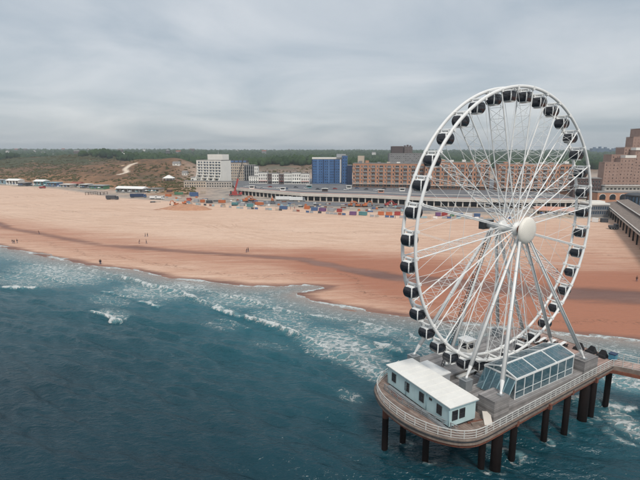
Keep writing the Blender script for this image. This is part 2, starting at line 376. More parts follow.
def rut(o_): return rng(mth('ABSOLUTE', mth('SUBTRACT', mth('FRACT', mth('ADD', tv, o_)), 0.5)), 0.03, 0.085, 1.0, 0.0)
ruts = mth('MULTIPLY', mth('MAXIMUM', rut(0.0), rut(0.24)), rng(noise(0.022, 5, 0.65, pos), 0.45, 0.58))
sand = mix(mth('MULTIPLY', ruts, mth('MULTIPLY', rng(fine, 0.25, 0.6), 0.55)), sand, (0.40, 0.235, 0.155))
sand = mix(rng(noise(0.55, 5, 0.75, pos), 0.56, 0.70, 0.0, 0.35), sand, (0.42, 0.25, 0.165))
sand = mix(rng(noise(2.2, 4, 0.8, mp2.outputs[0]), 0.52, 0.66, 0.0, 0.32), sand, (0.43, 0.265, 0.18))
sand = mix(rng(noise(1.1, 5, 0.8, mp2.outputs[0]), 0.36, 0.46, 0.30, 0.0), sand, (0.76, 0.57, 0.44))
dsel = mth('MULTIPLY', dsel, rng(damp, 0.0, 0.12), True)
sand = mix(rng(dsel, 0.0, 0.85, 0.0, 1.0), sand, mix(rng(damp, 0.25, 0.8), (0.49, 0.255, 0.17), (0.385, 0.165, 0.102)))
sand = mix(mth('MULTIPLY', attr('wrack'), rng(noise(0.9, 5, 0.8, pos), 0.5, 0.62, 0.0, 0.85)), sand, (0.16, 0.085, 0.055))
sand = mix(rng(noise(1.7, 4, 0.8, mps.outputs[0]), 0.5, 0.62, 0.0, 0.30), sand, (0.27, 0.13, 0.085))
wsel = mth('ADD', wet, mth('MULTIPLY', mth('SUBTRACT', mth('ADD', mth('MULTIPLY', streak2, .6), mth('MULTIPLY', streak3, .4)), 0.5), 0.9), True)
wsel = mth('MULTIPLY', wsel, rng(wet, 0.02, 0.25), True)
wcol = mix(rng(streak, 0.35, 0.65), (0.165, 0.078, 0.056), (0.25, 0.125, 0.088))
sand = mix(rng(wsel, 0.1, 0.8), sand, wcol)
heath = mix(rng(mid, 0.35, 0.65), (0.085, 0.052, 0.027), (0.24, 0.125, 0.062))
heath = mix(rng(fine, 0.4, 0.7, 0.0, 0.6), heath, (0.10, 0.062, 0.034))
gsel = mth('ADD', grn, mth('MULTIPLY', mth('SUBTRACT', mid, 0.5), 0.9), True)
gcol = mix(rng(fine, 0.35, 0.65), (0.030, 0.038, 0.014), (0.078, 0.078, 0.030))
heath = mix(rng(gsel, 0.35, 0.62), heath, gcol)
heath = mix(rng(noise(0.045, 5, 0.7, pos), 0.66, 0.70, 0.0, 0.75), heath, (0.55, 0.37, 0.23))
heath = mix(mth('MULTIPLY', tan, rng(mid, 0.25, 0.6)), heath, (0.36, 0.185, 0.088))
col = mix(dune, sand, heath)
pcol = mix(rng(mid, 0.35, 0.65), (0.22, 0.20, 0.185), (0.44, 0.36, 0.29))
col = mix(mth('MULTIPLY', pave, rng(big, 0.2, 0.4), True), col, pcol)
col = mix(path, col, (0.70, 0.58, 0.46))
L(col, b.inputs['Base Color'])
rg = mth('SUBTRACT', 0.95, mth('MULTIPLY', rng(wsel, 0.25, 0.9), 0.46)); L(rg, b.inputs['Roughness'])
b.inputs['Specular IOR Level'].default_value = 0.35
bm_ = nn('ShaderNodeBump', i_Strength=0.6, i_Distance=0.2); L(mth('ADD', fine, mth('MULTIPLY', streak3, 1.2)), bm_.inputs['Height']); L(bm_.outputs[0], b.inputs['Normal'])

ys = np.concatenate([[-2500, -900, -300, -60, 20], np.geomspace(60, 6900, 600), [7000]])
us = np.concatenate([[-9, -4, -2.2, -1.5, -1.2], np.linspace(-1, 1, 470), [1.2, 1.5, 2.2, 4, 9]])
YY = np.repeat(ys[:, None], len(us), 1); XX = np.clip(us[None, :] * (0.76 * np.maximum(YY, 60) + 15), -7200 + 60 * us[None, :], 7200 + 60 * us[None, :])
Z, wet_, damp_, dune_, sd0, b0 = land(XX, YY)
pave_ = sstep(2, 14, b0) * (1 - dune_) * sstep(1000, 500, YY)
path_ = np.exp(-(pdist(XX, YY, DUNEPATH) / 3.4) ** 4) * (b0 > 30)
green_ = -0.25 * sstep(150, 60, b0) + np.clip(0.9 * sstep(780, 1080, YY) + (fbm(XX / 110, YY / 45, 4) - 0.50) * 2.4, 0, 1)
dune_ = np.maximum(dune_ * sstep(10, 45, b0 + (fbm(XX / 20, YY / 20, 3) - .5) * 40), sstep(620, 760, YY) * (b0 > 60))
ground = grid_mesh('ground', XX, YY, Z, dict(wet=wet_, damp=damp_, dune=dune_, pave=pave_, path=path_, green=green_, wrack=np.exp(-((sd0 - 11 + (fbm(XX / 16, YY / 16, 3) - .5) * 14) / 1.1) ** 2) + .8 * np.exp(-((sd0 - 88 + (fbm(XX / 30 + 3, YY / 30, 3) - .5) * 26) / 1.3) ** 2), tan=sstep(15, 35, b0) * sstep(135, 60, b0 + (fbm(XX / 40, YY / 25, 3) - .5) * 70) * .85), 'land_ground')
tag(ground, 'pale orange sand beach running back to dunes and town', 'beach', kind='structure')

# ---- sea
CRESTS = [  # breaking waves: places along each crest, height, foam
    ([(88,312),(103,316),(120,322)], .75, 1.2), ([(139,300.5),(150,303),(159,307)], .5, .9), ([(100,290.5),(118,294),(134,298)], .35, .6),
    ([(119.5,276),(152,286.6),(181,293),(204,301)], .5, .95), ([(212,306.5),(222,311),(231,314.5)], .65, 1.1), ([(243,317),(258,321),(274,328),(301,336)], .7, 1.1),
    ([(232,296),(255,302),(276,310)], .4, .75), ([(372,342.5),(386,347),(402,353)], .6, 1.0), ([(355,321),(378,326),(400,331)], .3, .7), ([(404,334),(422,341)], .4, .9),
    ([(0,287),(20,287.5),(38.5,288)], .45, .95), ([(0,270),(30,274),(64,281)], .3, .55), ([(330,352),(352,360),(372,372)], .4, .55), ([(300,346),(320,354),(335,362)], .4, .4),
    ([(598,402),(612,407),(640,409)], .5, .75), ([(604,426),(618,440),(632,447),(640,449)], .3, .45), ([(560,395),(585,399),(606,404)], .3, .5), ([(470,446),(500,452),(530,456)], .35, .5), ([(500,462),(522,470)], .3, .35), ([(215,318),(235,324),(250,330)], .35, .4),
    ([(60,262),(119,276),(160,288),(204,301),(240,316),(301,336),(340,352),(384,374)], .45, .62), ([(172,283),(232,296),(300,314),(360,322),(424,341)], .35, .62), ([(0,258),(70,270),(130,284)], .25, .5), ([(30,300),(90,314),(160,331),(235,352)], .35, .16), ([(250,345),(300,362),(350,385)], .35, .2), ([(440,330),(500,336),(560,341)], .25, .6), ([(0,322),(80,340),(150,362)], .3, .1)]
FOAMS = [(60,272,60,16,.62), (30,280,50,12,.5), (150,292,45,12,.55), (185,286,40,8,.6), (110,300,30,10,.4), (240,300,60,12,.55), (280,318,40,14,.5), (340,345,44,27,.70), (365,365,24,23,.64), (300,330,30,12,.5),
         (380,330,40,10,.6), (225,325,40,10,.34), (270,345,40,14,.30), (420,345,24,16,.55), (625,380,26,14,.66), (628,425,20,24,.62), (600,400,22,12,.4), (350,395,18,12,.35), (120,335,80,10,.14), (450,325,60,8,.5), (560,352,40,8,.4), (610,352,40,8,.55)]
ys = np.concatenate([[-3000, -600, -150, -30, 25], np.geomspace(44, 330, 620), np.geomspace(335, 4200, 60)])
us = np.concatenate([[-8, -3.5, -2, -1.4, -1.15], np.linspace(-1, 1, 800), [1.15, 1.4, 2, 3.5, 8]])
YY = np.repeat(ys[:, None], len(us), 1); XX = np.clip(us[None, :] * (0.74 * np.maximum(YY, 44) + 14), -7000 + 60 * us[None, :], 7000 + 60 * us[None, :])
sd = sdist(XX, YY, SHORE)
H = np.zeros_like(XX); rs = np.random.RandomState(3)
warp = (fbm(XX / 40, YY / 40, 2) - .5) * 7
for k in range(34):
    Lw = 1.6 * (14 / 1.6) ** rs.rand(); a_ = math.atan2(0.88, 0.47) + rs.normal(0, 0.30); kx, ky = math.cos(a_) * 2 * math.pi / Lw, math.sin(a_) * 2 * math.pi / Lw
    ph = kx * XX + ky * YY + rs.rand() * 6.28 + warp * (0.35 if Lw < 6 else 0.6) * 2 / Lw * 1.5
    s_ = np.sin(ph); H += 0.0125 * Lw ** 0.85 * (s_ + 0.25 * np.cos(2 * ph))
patch = 0.55 + 0.9 * fbm(XX / 30 + 4, YY / 18, 3)
H *= patch * (0.12 + 0.88 * sstep(-3, -45, sd)) * sstep(1400, 260, YY)
foam = np.zeros_like(XX)
jit = (fbm(XX / 2.2, YY / 2.2, 3) - .5)
for pts, hh, ff in CRESTS:
    P = [at(x, y, 0.2) for x, y in pts]
    x0, x1 = min(p[0] for p in P) - 25, max(p[0] for p in P) + 25; y0, y1 = min(p[1] for p in P) - 25, max(p[1] for p in P) + 25
    k = (XX > x0) & (XX < x1) & (YY > y0) & (YY < y1)
    x, y = XX[k] + jit[k] * 1.6, YY[k] + jit[k] * 1.6
    dd = pdist(x, y, P)
    ax, ay = P[0]; bx_, by_ = P[-1]; ex, ey = bx_ - ax, by_ - ay; ln = math.hypot(ex, ey)
    tt = ((x - ax) * ex + (y - ay) * ey) / ln ** 2; env = sstep(-0.12, 0.12, tt) * sstep(1.12, 0.88, tt)
    # shoreward or seaward of the crest line
    j = np.clip(np.searchsorted([p[0] for p in P], x) - 1, 0, len(P) - 2); Pa = np.array(P)
    cy = Pa[j, 1] + (Pa[j + 1, 1] - Pa[j, 1]) * (x - Pa[j, 0]) / (Pa[j + 1, 0] - Pa[j, 0] + 1e-6); land_side = (y > cy)
    wd = np.where(land_side, 0.95, 0.42)
    H[k] += hh * 1.15 * env * np.exp(-(dd / (wd * 1.3)) ** 2)
    foam[k] = np.maximum(foam[k], ff * env * (0.45 + 1.1 * fbm(x / 2, y / 2, 3)) * np.exp(-(dd / (wd * 1.35)) ** 2))
    foam[k] = np.maximum(foam[k], 0.52 * ff * env * np.where(land_side, np.exp(-dd / 8.0), 0))
for cx, cy, rx, ry, a_ in FOAMS:                 # patches of spent foam: ellipses lying on the water
    c0 = np.array(at(cx, cy, 0)); e1 = np.array(at(cx + rx, cy, 0)) - c0; e2 = np.array(at(cx + ry * 1.2, cy + ry, 0)) - c0
    Mi = np.linalg.inv(np.stack([e1, e2], 1)); qx, qy = XX - c0[0], YY - c0[1]
    foam = np.maximum(foam, a_ * 1.04 * np.exp(-((Mi[0, 0] * qx + Mi[0, 1] * qy) ** 2 + (Mi[1, 0] * qx + Mi[1, 1] * qy) ** 2) ** 1.5))
for s_, n_ in ((-19.9, -3.6), (-16.6, -3.4), (-17.0, 1.6), (-11.9, 6.9), (-10.2, 7.9), (-6.2, 7.6), (1.6, 7.5), (6.0, 8.1), (11.5, 7.8), (13.9, 7.9), (19.4, 7.5)):   # water breaking round the piles
    x_, y_ = 28.1 + s_ * math.cos(R_(32.5)) + n_ * math.sin(R_(32.5)), 68.3 + s_ * math.sin(R_(32.5)) - n_ * math.cos(R_(32.5))
    foam = np.maximum(foam, .50 * np.exp(-((np.hypot(XX - x_ - .5, YY - y_ + .4) - .7) / .6) ** 2) * (.3 + fbm(XX / 1.5, YY / 1.5, 2)))
foam *= (YY > 30)
foam = np.maximum(foam, 0.92 * np.exp(-((sd + 0.6 + jit * 3) / 1.3) ** 2)); foam = np.maximum(foam, 0.45 * np.exp(-((sd + 8) / 9) ** 2))
edge = np.exp(-((sd + 0.3 + jit * 3.5) / 0.9) ** 2) * (0.2 + fbm(XX / 6, YY / 6, 2)) * 0.8
shal = np.clip(np.exp(np.minimum(sd, 0) / 13.0) * 1.0, 0, 1); mids = np.clip(np.exp(np.minimum(sd, 0) / 54.0), 0, 1)
m, t, b, nn, mix, mth, rng, attr, noise = node_mat('sea_water')
L = t.links.new
pos = nn('ShaderNodeNewGeometry').outputs['Position']
fo, sh, mi_, ed = attr('foam'), attr('shallow'), attr('inshore'), attr('edge')
mp = nn('ShaderNodeMapping'); L(pos, mp.inputs[0]); mp.inputs['Rotation'].default_value = (0, 0, -COAST); mp.inputs['Scale'].default_value = (0.62, 1.0, 1.0)
mpw = nn('ShaderNodeMapping'); L(pos, mpw.inputs[0]); mpw.inputs['Rotation'].default_value = (0, 0, -COAST); mpw.inputs['Scale'].default_value = (0.36, 1.0, 1.0)
wv = nn('ShaderNodeTexNoise', i_Scale=0.45, i_Detail=4.0); L(mp.outputs[0], wv.inputs['Vector'])
ad = nn('ShaderNodeVectorMath', operation='MULTIPLY_ADD'); L(wv.outputs['Color'], ad.inputs[0]); ad.inputs[1].default_value = (2.6, 2.6, 0); L(mp.outputs[0], ad.inputs[2])
flat = nn('ShaderNodeVectorMath', operation='MULTIPLY'); L(ad.outputs[0], flat.inputs[0]); flat.inputs[1].default_value = (1, 1, 0)
def web(sc):
    v = nn('ShaderNodeTexVoronoi', feature='DISTANCE_TO_EDGE'); v.inputs['Scale'].default_value = sc; L(flat.outputs[0], v.inputs['Vector']); return v.outputs['Distance']
w1 = mth('SUBTRACT', 1.0, mth('MULTIPLY', web(0.75), 4.6), True); w2 = mth('SUBTRACT', 1.0, mth('MULTIPLY', web(2.1), 3.4), True)
fn = noise(0.7, 6, 0.7, mp.outputs[0]); fn2 = noise(3.2, 5, 0.7, mp.outputs[0])
lace = mth('ADD', mth('MULTIPLY', w1, 0.55), mth('MULTIPLY', w2, 0.35)); lace = mth('ADD', lace, mth('MULTIPLY', mth('SUBTRACT', fn, 0.5), 1.5)); lace = mth('ADD', lace, mth('MULTIPLY', mth('SUBTRACT', fn2, 0.5), 0.7))
fsum = mth('ADD', mth('MULTIPLY', fo, 1.08), mth('MULTIPLY', mth('MULTIPLY', lace, 0.9), rng(fo, 0.02, 0.35)))
fmask = mth('MULTIPLY', rng(fsum, 0.86, 1.42), rng(fo, 0.06, 0.3), True)
fmask = mth('MAXIMUM', fmask, mth('MULTIPLY', rng(mth('ADD', ed, mth('MULTIPLY', mth('SUBTRACT', fn2, 0.5), 0.8)), 0.30, 0.62), 0.9), True)
body = mix(rng(noise(0.05, 4, 0.6, mp.outputs[0]), 0.3, 0.7), (0.0012, 0.0165, 0.0270), (0.0020, 0.0260, 0.0400))
body = mix(rng(mi_, 0.10, 0.90), body, (0.022, 0.130, 0.165))
body = mix(rng(fo, 0.2, 0.7, 0.0, 0.75), body, (0.15, 0.29, 0.31))
body = mix(rng(sh, 0.20, 0.98, 0.0, 0.92), body, (0.34, 0.27, 0.23))
fcol = mix(rng(fn2, 0.3, 0.7), (0.42, 0.49, 0.50), (0.64, 0.63, 0.60))
L(mix(fmask, body, fcol), b.inputs['Base Color'])
L(mth('ADD', 0.09, mth('MULTIPLY', fmask, 0.7)), b.inputs['Roughness']); b.inputs['IOR'].default_value = 1.33; b.inputs['Specular IOR Level'].default_value = 0.5
rp = mth('ADD', noise(0.8, 4, 0.55, mpw.outputs[0], 0.3), mth('MULTIPLY', noise(2.4, 3, 0.6, mpw.outputs[0], 0.2), 0.62)); rp = mth('ADD', rp, mth('MULTIPLY', fmask, 0.5))
bm_ = nn('ShaderNodeBump', i_Strength=0.75, i_Distance=0.55); L(rp, bm_.inputs['Height']); L(bm_.outputs[0], b.inputs['Normal'])
sea = grid_mesh('sea', XX, YY, H - 0.02, dict(foam=foam, shallow=shal, inshore=mids, edge=edge), 'sea_water')
tag(sea, 'dark teal sea with broken surf rolling onto the beach', 'sea', kind='structure')

# ---- woods far off and scrub on the dunes: masses nobody could count
def ico(sub):
    import bmesh
    q = bmesh.new(); bmesh.ops.create_icosphere(q, subdivisions=sub, radius=1.0); q.verts.ensure_lookup_table()
    v = np.array([x.co[:] for x in q.verts]); f = np.array([[x.index for x in p.verts] for p in q.faces]); q.free(); return v, f
def blobs(name, C, Rxy, Rz, sub, mname, seed):
    rs = np.random.RandomState(seed); v, f = ico(sub); n = len(C)
    j = 1 + (rs.rand(n, len(v), 1) - 0.5) * 0.75
    V = v[None] * j; a = rs.rand(n) * 6.28; ca, sa = np.cos(a)[:, None], np.sin(a)[:, None]
    V = np.stack([V[..., 0] * ca - V[..., 1] * sa, V[..., 0] * sa + V[..., 1] * ca, V[..., 2]], -1)
    V[..., 0] *= Rxy[:, None]; V[..., 1] *= Rxy[:, None]; V[..., 2] *= Rz[:, None]; V += C[:, None, :]
    F = (f[None] + (np.arange(n) * len(v))[:, None, None]).reshape(-1, 3).astype(np.int32)
    me = bpy.data.meshes.new(name); me.vertices.add(n * len(v)); me.vertices.foreach_set('co', V.reshape(-1).astype(np.float32))
    me.loops.add(F.size); me.loops.foreach_set('vertex_index', F.ravel()); me.polygons.add(len(F))
    me.polygons.foreach_set('loop_start', np.arange(0, F.size, 3, dtype=np.int32)); me.polygons.foreach_set('loop_total', np.full(len(F), 3, np.int32)); me.update(); me.validate()
    me.materials.append(MATS[mname]); o = bpy.data.objects.new(name, me); COL.objects.link(o); return o
rs = np.random.RandomState(8); n = 24000
y = 850 * (6000 / 850) ** (rs.rand(n) ** 0.85); x = (rs.rand(n) * 2 - 1) * 0.78 * y
z, _, _, dm, _, b_ = land(x, y)
dens = fbm(x / 160, y / 160, 4); k = (b_ > 120) & ((dens > 0.44) | (y > 1300)) & ~((x / y < -0.2) & (y < 1000))
x, y, z = x[k], y[k], z[k]; sc = rs.uniform(.7, 1.35, len(x)) * (1 + sstep(1500, 4500, y) * 1.0)
o = blobs('woodland', np.stack([x, y, z + 5.0 * sc], -1), 6.5 * sc, 7.0 * sc, 2 if False else 1, 'far_leaf', 1)
tag(o, 'dark green belt of woodland along the whole horizon', 'woodland', kind='stuff')
n = 20000; y = rs.uniform(430, 1150, n); x = rs.uniform(-0.75, 0.35, n) * y
z, _, _, dm, _, b_ = land(x, y); dens = fbm(x / 70 + 5, y / 45, 4)
k = (b_ > 40 + 60 * rs.rand(n)) & ((dm > .6) | (y > 740)) & (dens + rs.rand(n) * .25 > 0.60) & (pdist(x, y, DUNEPATH) > 8)
x, y, z = x[k], y[k], z[k]; sc = rs.uniform(.6, 1.6, len(x))
o = blobs('dune_scrub', np.stack([x, y, z + .2], -1), 1.6 * sc * (.5 + rs.rand(len(x))), 0.8 * sc, 1, 'dune_leaf', 2)
tag(o, 'low olive brown scrub covering the dunes', 'scrub', kind='stuff')

# ================================================================== PIER HEAD AND WHEEL
A = R_(32.5); C0 = (28.1, 68.3); DK = 8.5     # the wheel stands here; its plane runs along A; deck level
def W(s, n, z): return (C0[0] + s * math.cos(A) + n * math.sin(A), C0[1] + s * math.sin(A) - n * math.cos(A), z)
def q(s, n, z): return (s, -n, z)             # local frame of things turned by A: x along the wheel, -y towards the open sea

def crom(P, k=5):
    o = []
    for i in range(len(P) - 1):
        p0, p1, p2, p3 = P[max(i-1, 0)], P[i], P[i+1], P[min(i+2, len(P)-1)]
        for j in range(k):
            t_ = j / k
            o.append(tuple(0.5 * (2*b_ + (c_-a_)*t_ + (2*a_-5*b_+4*c_-d_)*t_*t_ + (-a_+3*b_-3*c_+d_)*t_**3) for a_, b_, c_, d_ in zip(p0, p1, p2, p3)))
    return o + [P[-1]]
LEFTARC = crom([(-12.5, -9.5), (-17.0, -7.9), (-19.6, -6.3), (-21.0, -4.2), (-21.9, -1.6), (-22.2, 1.9), (-21.8, 4.6), (-20.9, 7.0), (-19.4, 9.0), (-17.6, 10.0), (-15.6, 10.2)], 5)
# ---- the platform
pf = thing('pier_platform', 'round-ended timber pier platform on piles carrying the big wheel', 'pier', W(0, 0, DK), A)
m_ = MB(); m_.prism([(s, -n) for s, n in LEFTARC + [(-12.5, 10.1)]][::-1] if False else [(s, -n) for s, n in LEFTARC + [(-12.5, 10.1)]], -0.28, 0, 'brown_boards'); m_.build('deck_slab', pf)['label'] = 'rust brown boarded deck round the cabin'
m_ = MB(); m_.prism([q(s, n, 0)[:2] for s, n in ((-12.5, -9.5), (-12.5, 10.1), (12.6, 9.1), (12.6, -9.8))], -0.28, 0, 'grey_boards'); m_.build('deck_slab', pf)
WALK = [(17.0, 8.9), (17.4, 9.6), (19.3, 13.6), (36, 48)]; WALK2 = [(39, 46.6), (22.0, 12.4), (20.6, 9.2), (20.4, 8.4)]
m_ = MB(); m_.prism([q(s, n, 0)[:2] for s, n in [(12.6, -9.8), (12.6, 9.1)] + WALK + WALK2 + [(20.5, -5.8), (18.5, -9.8)]], -0.28, 0, 'pink_boards'); m_.build('deck_slab', pf)['label'] = 'pinkish boarded deck and footbridge'
EDGE = LEFTARC + [(-12.5, 10.1), (12.6, 9.1)] + WALK
def strip(m_, pts, off, z0, z1, wd, mname):
    for a_, b_ in zip(pts[:-1], pts[1:]):
        m_.beam(q(a_[0], a_[1], (z0 + z1) / 2), q(b_[0], b_[1], (z0 + z1) / 2), wd, z1 - z0, mname)
m_ = MB(); strip(m_, EDGE, 0, -0.62, 0.05, 0.30, 'fascia_timber'); m_.build('edge_beam', pf)
m_ = MB(); strip(m_, [(s * 0.982, n * 0.975) for s, n in EDGE[:-1]], 0, -1.15, -0.64, 0.34, 'rust'); m_.build('lower_beam', pf)['label'] = 'rusty lower edge beam'
m_ = MB(); strip(m_, [(s * 1.009, n * 1.012) for s, n in EDGE[8:-3]], 0, -0.2, -0.06, 0.14, 'dark_steel'); m_.build('service_pipe', pf)
m_ = MB(); strip(m_, [(20.5, -5.8), (20.4, 8.4), (20.6, 9.2), (22.0, 12.4), (39, 46.6)], 0, -0.62, 0.05, 0.30, 'fascia_timber'); strip(m_, [(-12.5, -9.5), (18.5, -9.8), (20.5, -5.8)], 0, -0.62, 0.05, 0.3, 'fascia_timber'); m_.build('edge_beam', pf)
bm0 = MB(); bm0.bx(-0.22, 0.22, -10.15, 9.0, -1.05, -0.3, 'rust'); cb = bm0.mesh('cross_beam')
for s in (-15.2, -9.3, -1.9, 4.6, 11.3): put('cross_beam', cb, pf, (s, 0.55 if s > 0 else 0.0, 0))
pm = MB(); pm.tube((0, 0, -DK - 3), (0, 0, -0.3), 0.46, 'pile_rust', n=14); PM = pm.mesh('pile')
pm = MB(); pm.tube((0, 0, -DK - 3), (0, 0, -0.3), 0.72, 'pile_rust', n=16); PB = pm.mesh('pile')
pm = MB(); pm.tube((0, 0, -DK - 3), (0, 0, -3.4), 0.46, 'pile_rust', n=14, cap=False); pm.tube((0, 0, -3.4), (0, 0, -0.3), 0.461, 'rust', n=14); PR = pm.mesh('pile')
for s, n, k in ((-19.9, -3.6, PR), (-16.6, -3.4, PM), (-17.0, 1.6, PM), (-11.9, 6.9, PM), (-10.2, 7.9, PB), (-6.2, 7.6, PM), (1.6, 7.5, PM), (6.0, 8.1, PM), (11.5, 7.8, PB), (13.9, 7.9, PM), (19.4, 7.5, PM),
                (-10, -6.5, PM), (-3, -7, PM), (-3, 0, PM), (5, -7, PM), (5, 0, PM), (12, -6.5, PM), (18.5, -6, PM), (18.7, 1, PM), (-10, 0.5, PM), (21.5, 14.6, PM), (26.5, 25, PM), (32, 36, PM)):
    put('pile', k, pf, q(s, n, 0))
# ---- railings
def railing(name, label, pts, h=1.12, gap=1.55, mname='rail_white', rails=(1.0, 0.70, 0.40, 0.12), r=0.045, inset=0.12):
    t_ = thing(name, label, 'railing', W(pts[0][0], pts[0][1], DK), A, 'railings of the pier head')
    ox, oy = pts[0][0], -pts[0][1]; P = [(s - ox, -n - oy) for s, n in pts]
    for k, fr in enumerate(rails):
        m_ = MB()
        for a_, b_ in zip(P[:-1], P[1:]): m_.tube((a_[0], a_[1], h * fr), (b_[0], b_[1], h * fr), r * (1.25 if k == 0 else 0.7), mname, n=6)
        m_.build('top_rail' if k == 0 else 'rail', t_)
    pb = MB(); pb.bx(-.045, .045, -.045, .045, 0.05, h, mname); pme = pb.mesh('post')
    acc = 0.0
    for a_, b_ in zip(P[:-1], P[1:]):
        d_ = math.hypot(b_[0] - a_[0], b_[1] - a_[1]); x = -acc % gap if acc else 0.0
        while x < d_:
            put('post', pme, t_, (a_[0] + (b_[0] - a_[0]) * x / d_, a_[1] + (b_[1] - a_[1]) * x / d_, 0)); x += gap
        acc = (acc + d_) % gap
    return t_
railing('railing', 'white railing curving round the cabin end of the platform', [(s * 0.990, n * 0.985) for s, n in LEFTARC])
railing('railing', 'long white railing on the seaward side, running on along the footbridge', [(-15.5, 10.03), (-12.5, 9.95), (12.6, 8.95), (16.7, 8.85), (17.25, 9.35), (18.1, 11.0), (19.25, 13.4), (35.8, 47.5)], gap=1.3)
railing('railing', 'thin white railing along the shore side of the pinkish deck', [(22.0, 12.6), (20.5, 9.2), (20.3, 8.4), (20.4, -5.8), (18.4, -9.6), (12, -9.6)], gap=2.0)
t_ = railing('railing', 'low grey railing between the cabin and the white railing', [(-19.0, -5.0), (-19.6, -1.0), (-19.1, 4.0), (-18.3, 8.0)], h=0.9, mname='grey_steel', gap=1.1)

# ---- the wheel
ZC = 31.35 - DK; RR = 20.0; HW = 1.18
wh = thing('ferris_wheel', 'tall white ferris wheel standing on the pier platform', 'ferris wheel', W(0, 0, DK), A)
def pol(r, ang, n): return (r * math.cos(ang), -n, ZC + r * math.sin(ang))
for n in (HW, -HW):
    m_ = MB(); v = []; NS = 180; sec = [(0.21, 0.09), (0.21, -0.09), (0.11, -0.18), (-0.11, -0.18), (-0.21, -0.09), (-0.21, 0.09), (-0.11, 0.18), (0.11, 0.18)]
    for i in range(NS):
        for dr, dn in sec: v.append(pol(RR + dr, 2 * math.pi * i / NS, n + dn))
    f = [(i * 8 + k, i * 8 + (k + 1) % 8, ((i + 1) % NS) * 8 + (k + 1) % 8, ((i + 1) % NS) * 8 + k) for i in range(NS) for k in range(8)]
    m_.add(v, f, 'white_steel', True); m_.build('rim', wh)
PHI0 = 6.0
sp = MB(); sp.tube((0.9, 0, 0), (RR - 0.15, 0, 0), 0.09, 'white_steel', n=6); SPM = sp.mesh('spoke')
br = MB(); NP = 11
rr_ = [2.6 + (RR - 3.4) * i / NP for i in range(NP + 1)]
for i, r0 in enumerate(rr_):
    br.tube((r0, -HW, 0), (r0, HW, 0), 0.032, 'white_steel', n=4)
    if i < NP:
        br.tube((r0, -HW, 0), (rr_[i+1], HW, 0), 0.025, 'white_steel', n=4); br.tube((r0, HW, 0), (rr_[i+1], -HW, 0), 0.025, 'white_steel', n=4)
BRM = br.mesh('spoke_bracing')
for k in range(18):
    a_ = R_(PHI0 + 20 * k)
    for n in (HW, -HW):
        o = put('spoke', SPM, wh, (0, -n, ZC)); o.rotation_euler = (0, -a_, 0)
    o = put('spoke_bracing', BRM, wh, (0, 0, ZC)); o.rotation_euler = (0, -a_, 0)
tm = MB(); tm.tube((RR, -HW, 0), (RR, HW, 0), 0.09, 'white_steel', n=6); tm.box((RR - 0.1, -HW, 0), (0.46, 0.46, 0.36), 'white_steel'); tm.box((RR - 0.1, HW, 0), (0.46, 0.46, 0.36), 'white_steel'); TIM = tm.mesh('cross_tie')
for k in range(36):
    o = put('cross_tie', TIM, wh, (0, 0, ZC)); o.rotation_euler = (0, -R_(PHI0 + 10 * k), 0)
# tie rods crossing between neighbouring spokes
for n, off in ((HW - 0.02, 0), (-HW + 0.02, 0)):
    m_ = MB()
    for k in range(18):
        a0, a1 = R_(PHI0 + 20 * k), R_(PHI0 + 20 * (k + 1))
        m_.tube(pol(11.5, a0, n), pol(RR - .2, (a0 + a1) / 2, n), 0.028, 'white_steel', n=4); m_.tube(pol(11.5, a1, n), pol(RR - .2, (a0 + a1) / 2, n), 0.028, 'white_steel', n=4)
        m_.tube(pol(11.5, a0, n), pol(11.5, a1, n), 0.026, 'white_steel', n=4)
    m_.build('tie_rods', wh)
m_ = MB(); m_.lathe([(0.01, -3.9), (0.5, -3.9), (0.5, -1.7), (0.95, -1.65), (0.95, -0.9), (0.55, -0.85), (0.55, 0.85), (0.95, 0.9), (0.95, 1.65), (0.5, 1.7), (0.5, 2.7), (0.01, 2.7)], 'leg_steel', 24, 'Y', (0, 0, ZC)); hub = m_.build('hub', wh)
m_ = MB(); m_.lathe([(0.5, 1.72), (0.62, 1.75), (0.62, 2.2), (0.5, 2.22)], 'rust', 20, 'Y', (0, 0, ZC)); m_.build('bearing', hub)['label'] = 'rusty bearing ring behind the cream disc'
m_ = MB(); m_.lathe([(0.01, 3.62), (0.8, 3.58), (1.35, 3.46), (1.78, 3.25), (1.95, 3.02), (1.97, 2.85), (1.8, 2.75), (0.01, 2.72)], 'hub_cream', 48, 'Y', (0, 0, ZC)); hd = m_.build('hub_disc', wh); hd['label'] = 'large domed cream disc on the hub'
m_ = MB()
for i in range(240):                                                  # rows of bulbs spiralling over the disc
    r_ = 1.75 * math.sqrt((i + .5) / 240); a_ = i * 2.39996; h_ = 3.62 - .04 * (r_ / .8) ** 2 if r_ < .8 else (3.58 - .12 * (r_ - .8) / .55 if r_ < 1.35 else 3.46 - .21 * (r_ - 1.35) / .43)
    m_.box((r_ * math.cos(a_), -h_ - .015, ZC + r_ * math.sin(a_)), (.05, .04, .05), 'gondola_grey')
tag(m_.build('bulbs', hd), kind='stuff')
m_ = MB(); m_.bx(-1.2, 1.2, 3.6, 4.5, ZC - 0.65, ZC + 0.65, 'dark_steel'); m_.bx(-1.3, 1.3, 3.5, 4.6, ZC + 0.66, ZC + 0.76, 'grey_steel'); m_.build('machine_box', wh)['label'] = 'dark machine box at the back of the hub'
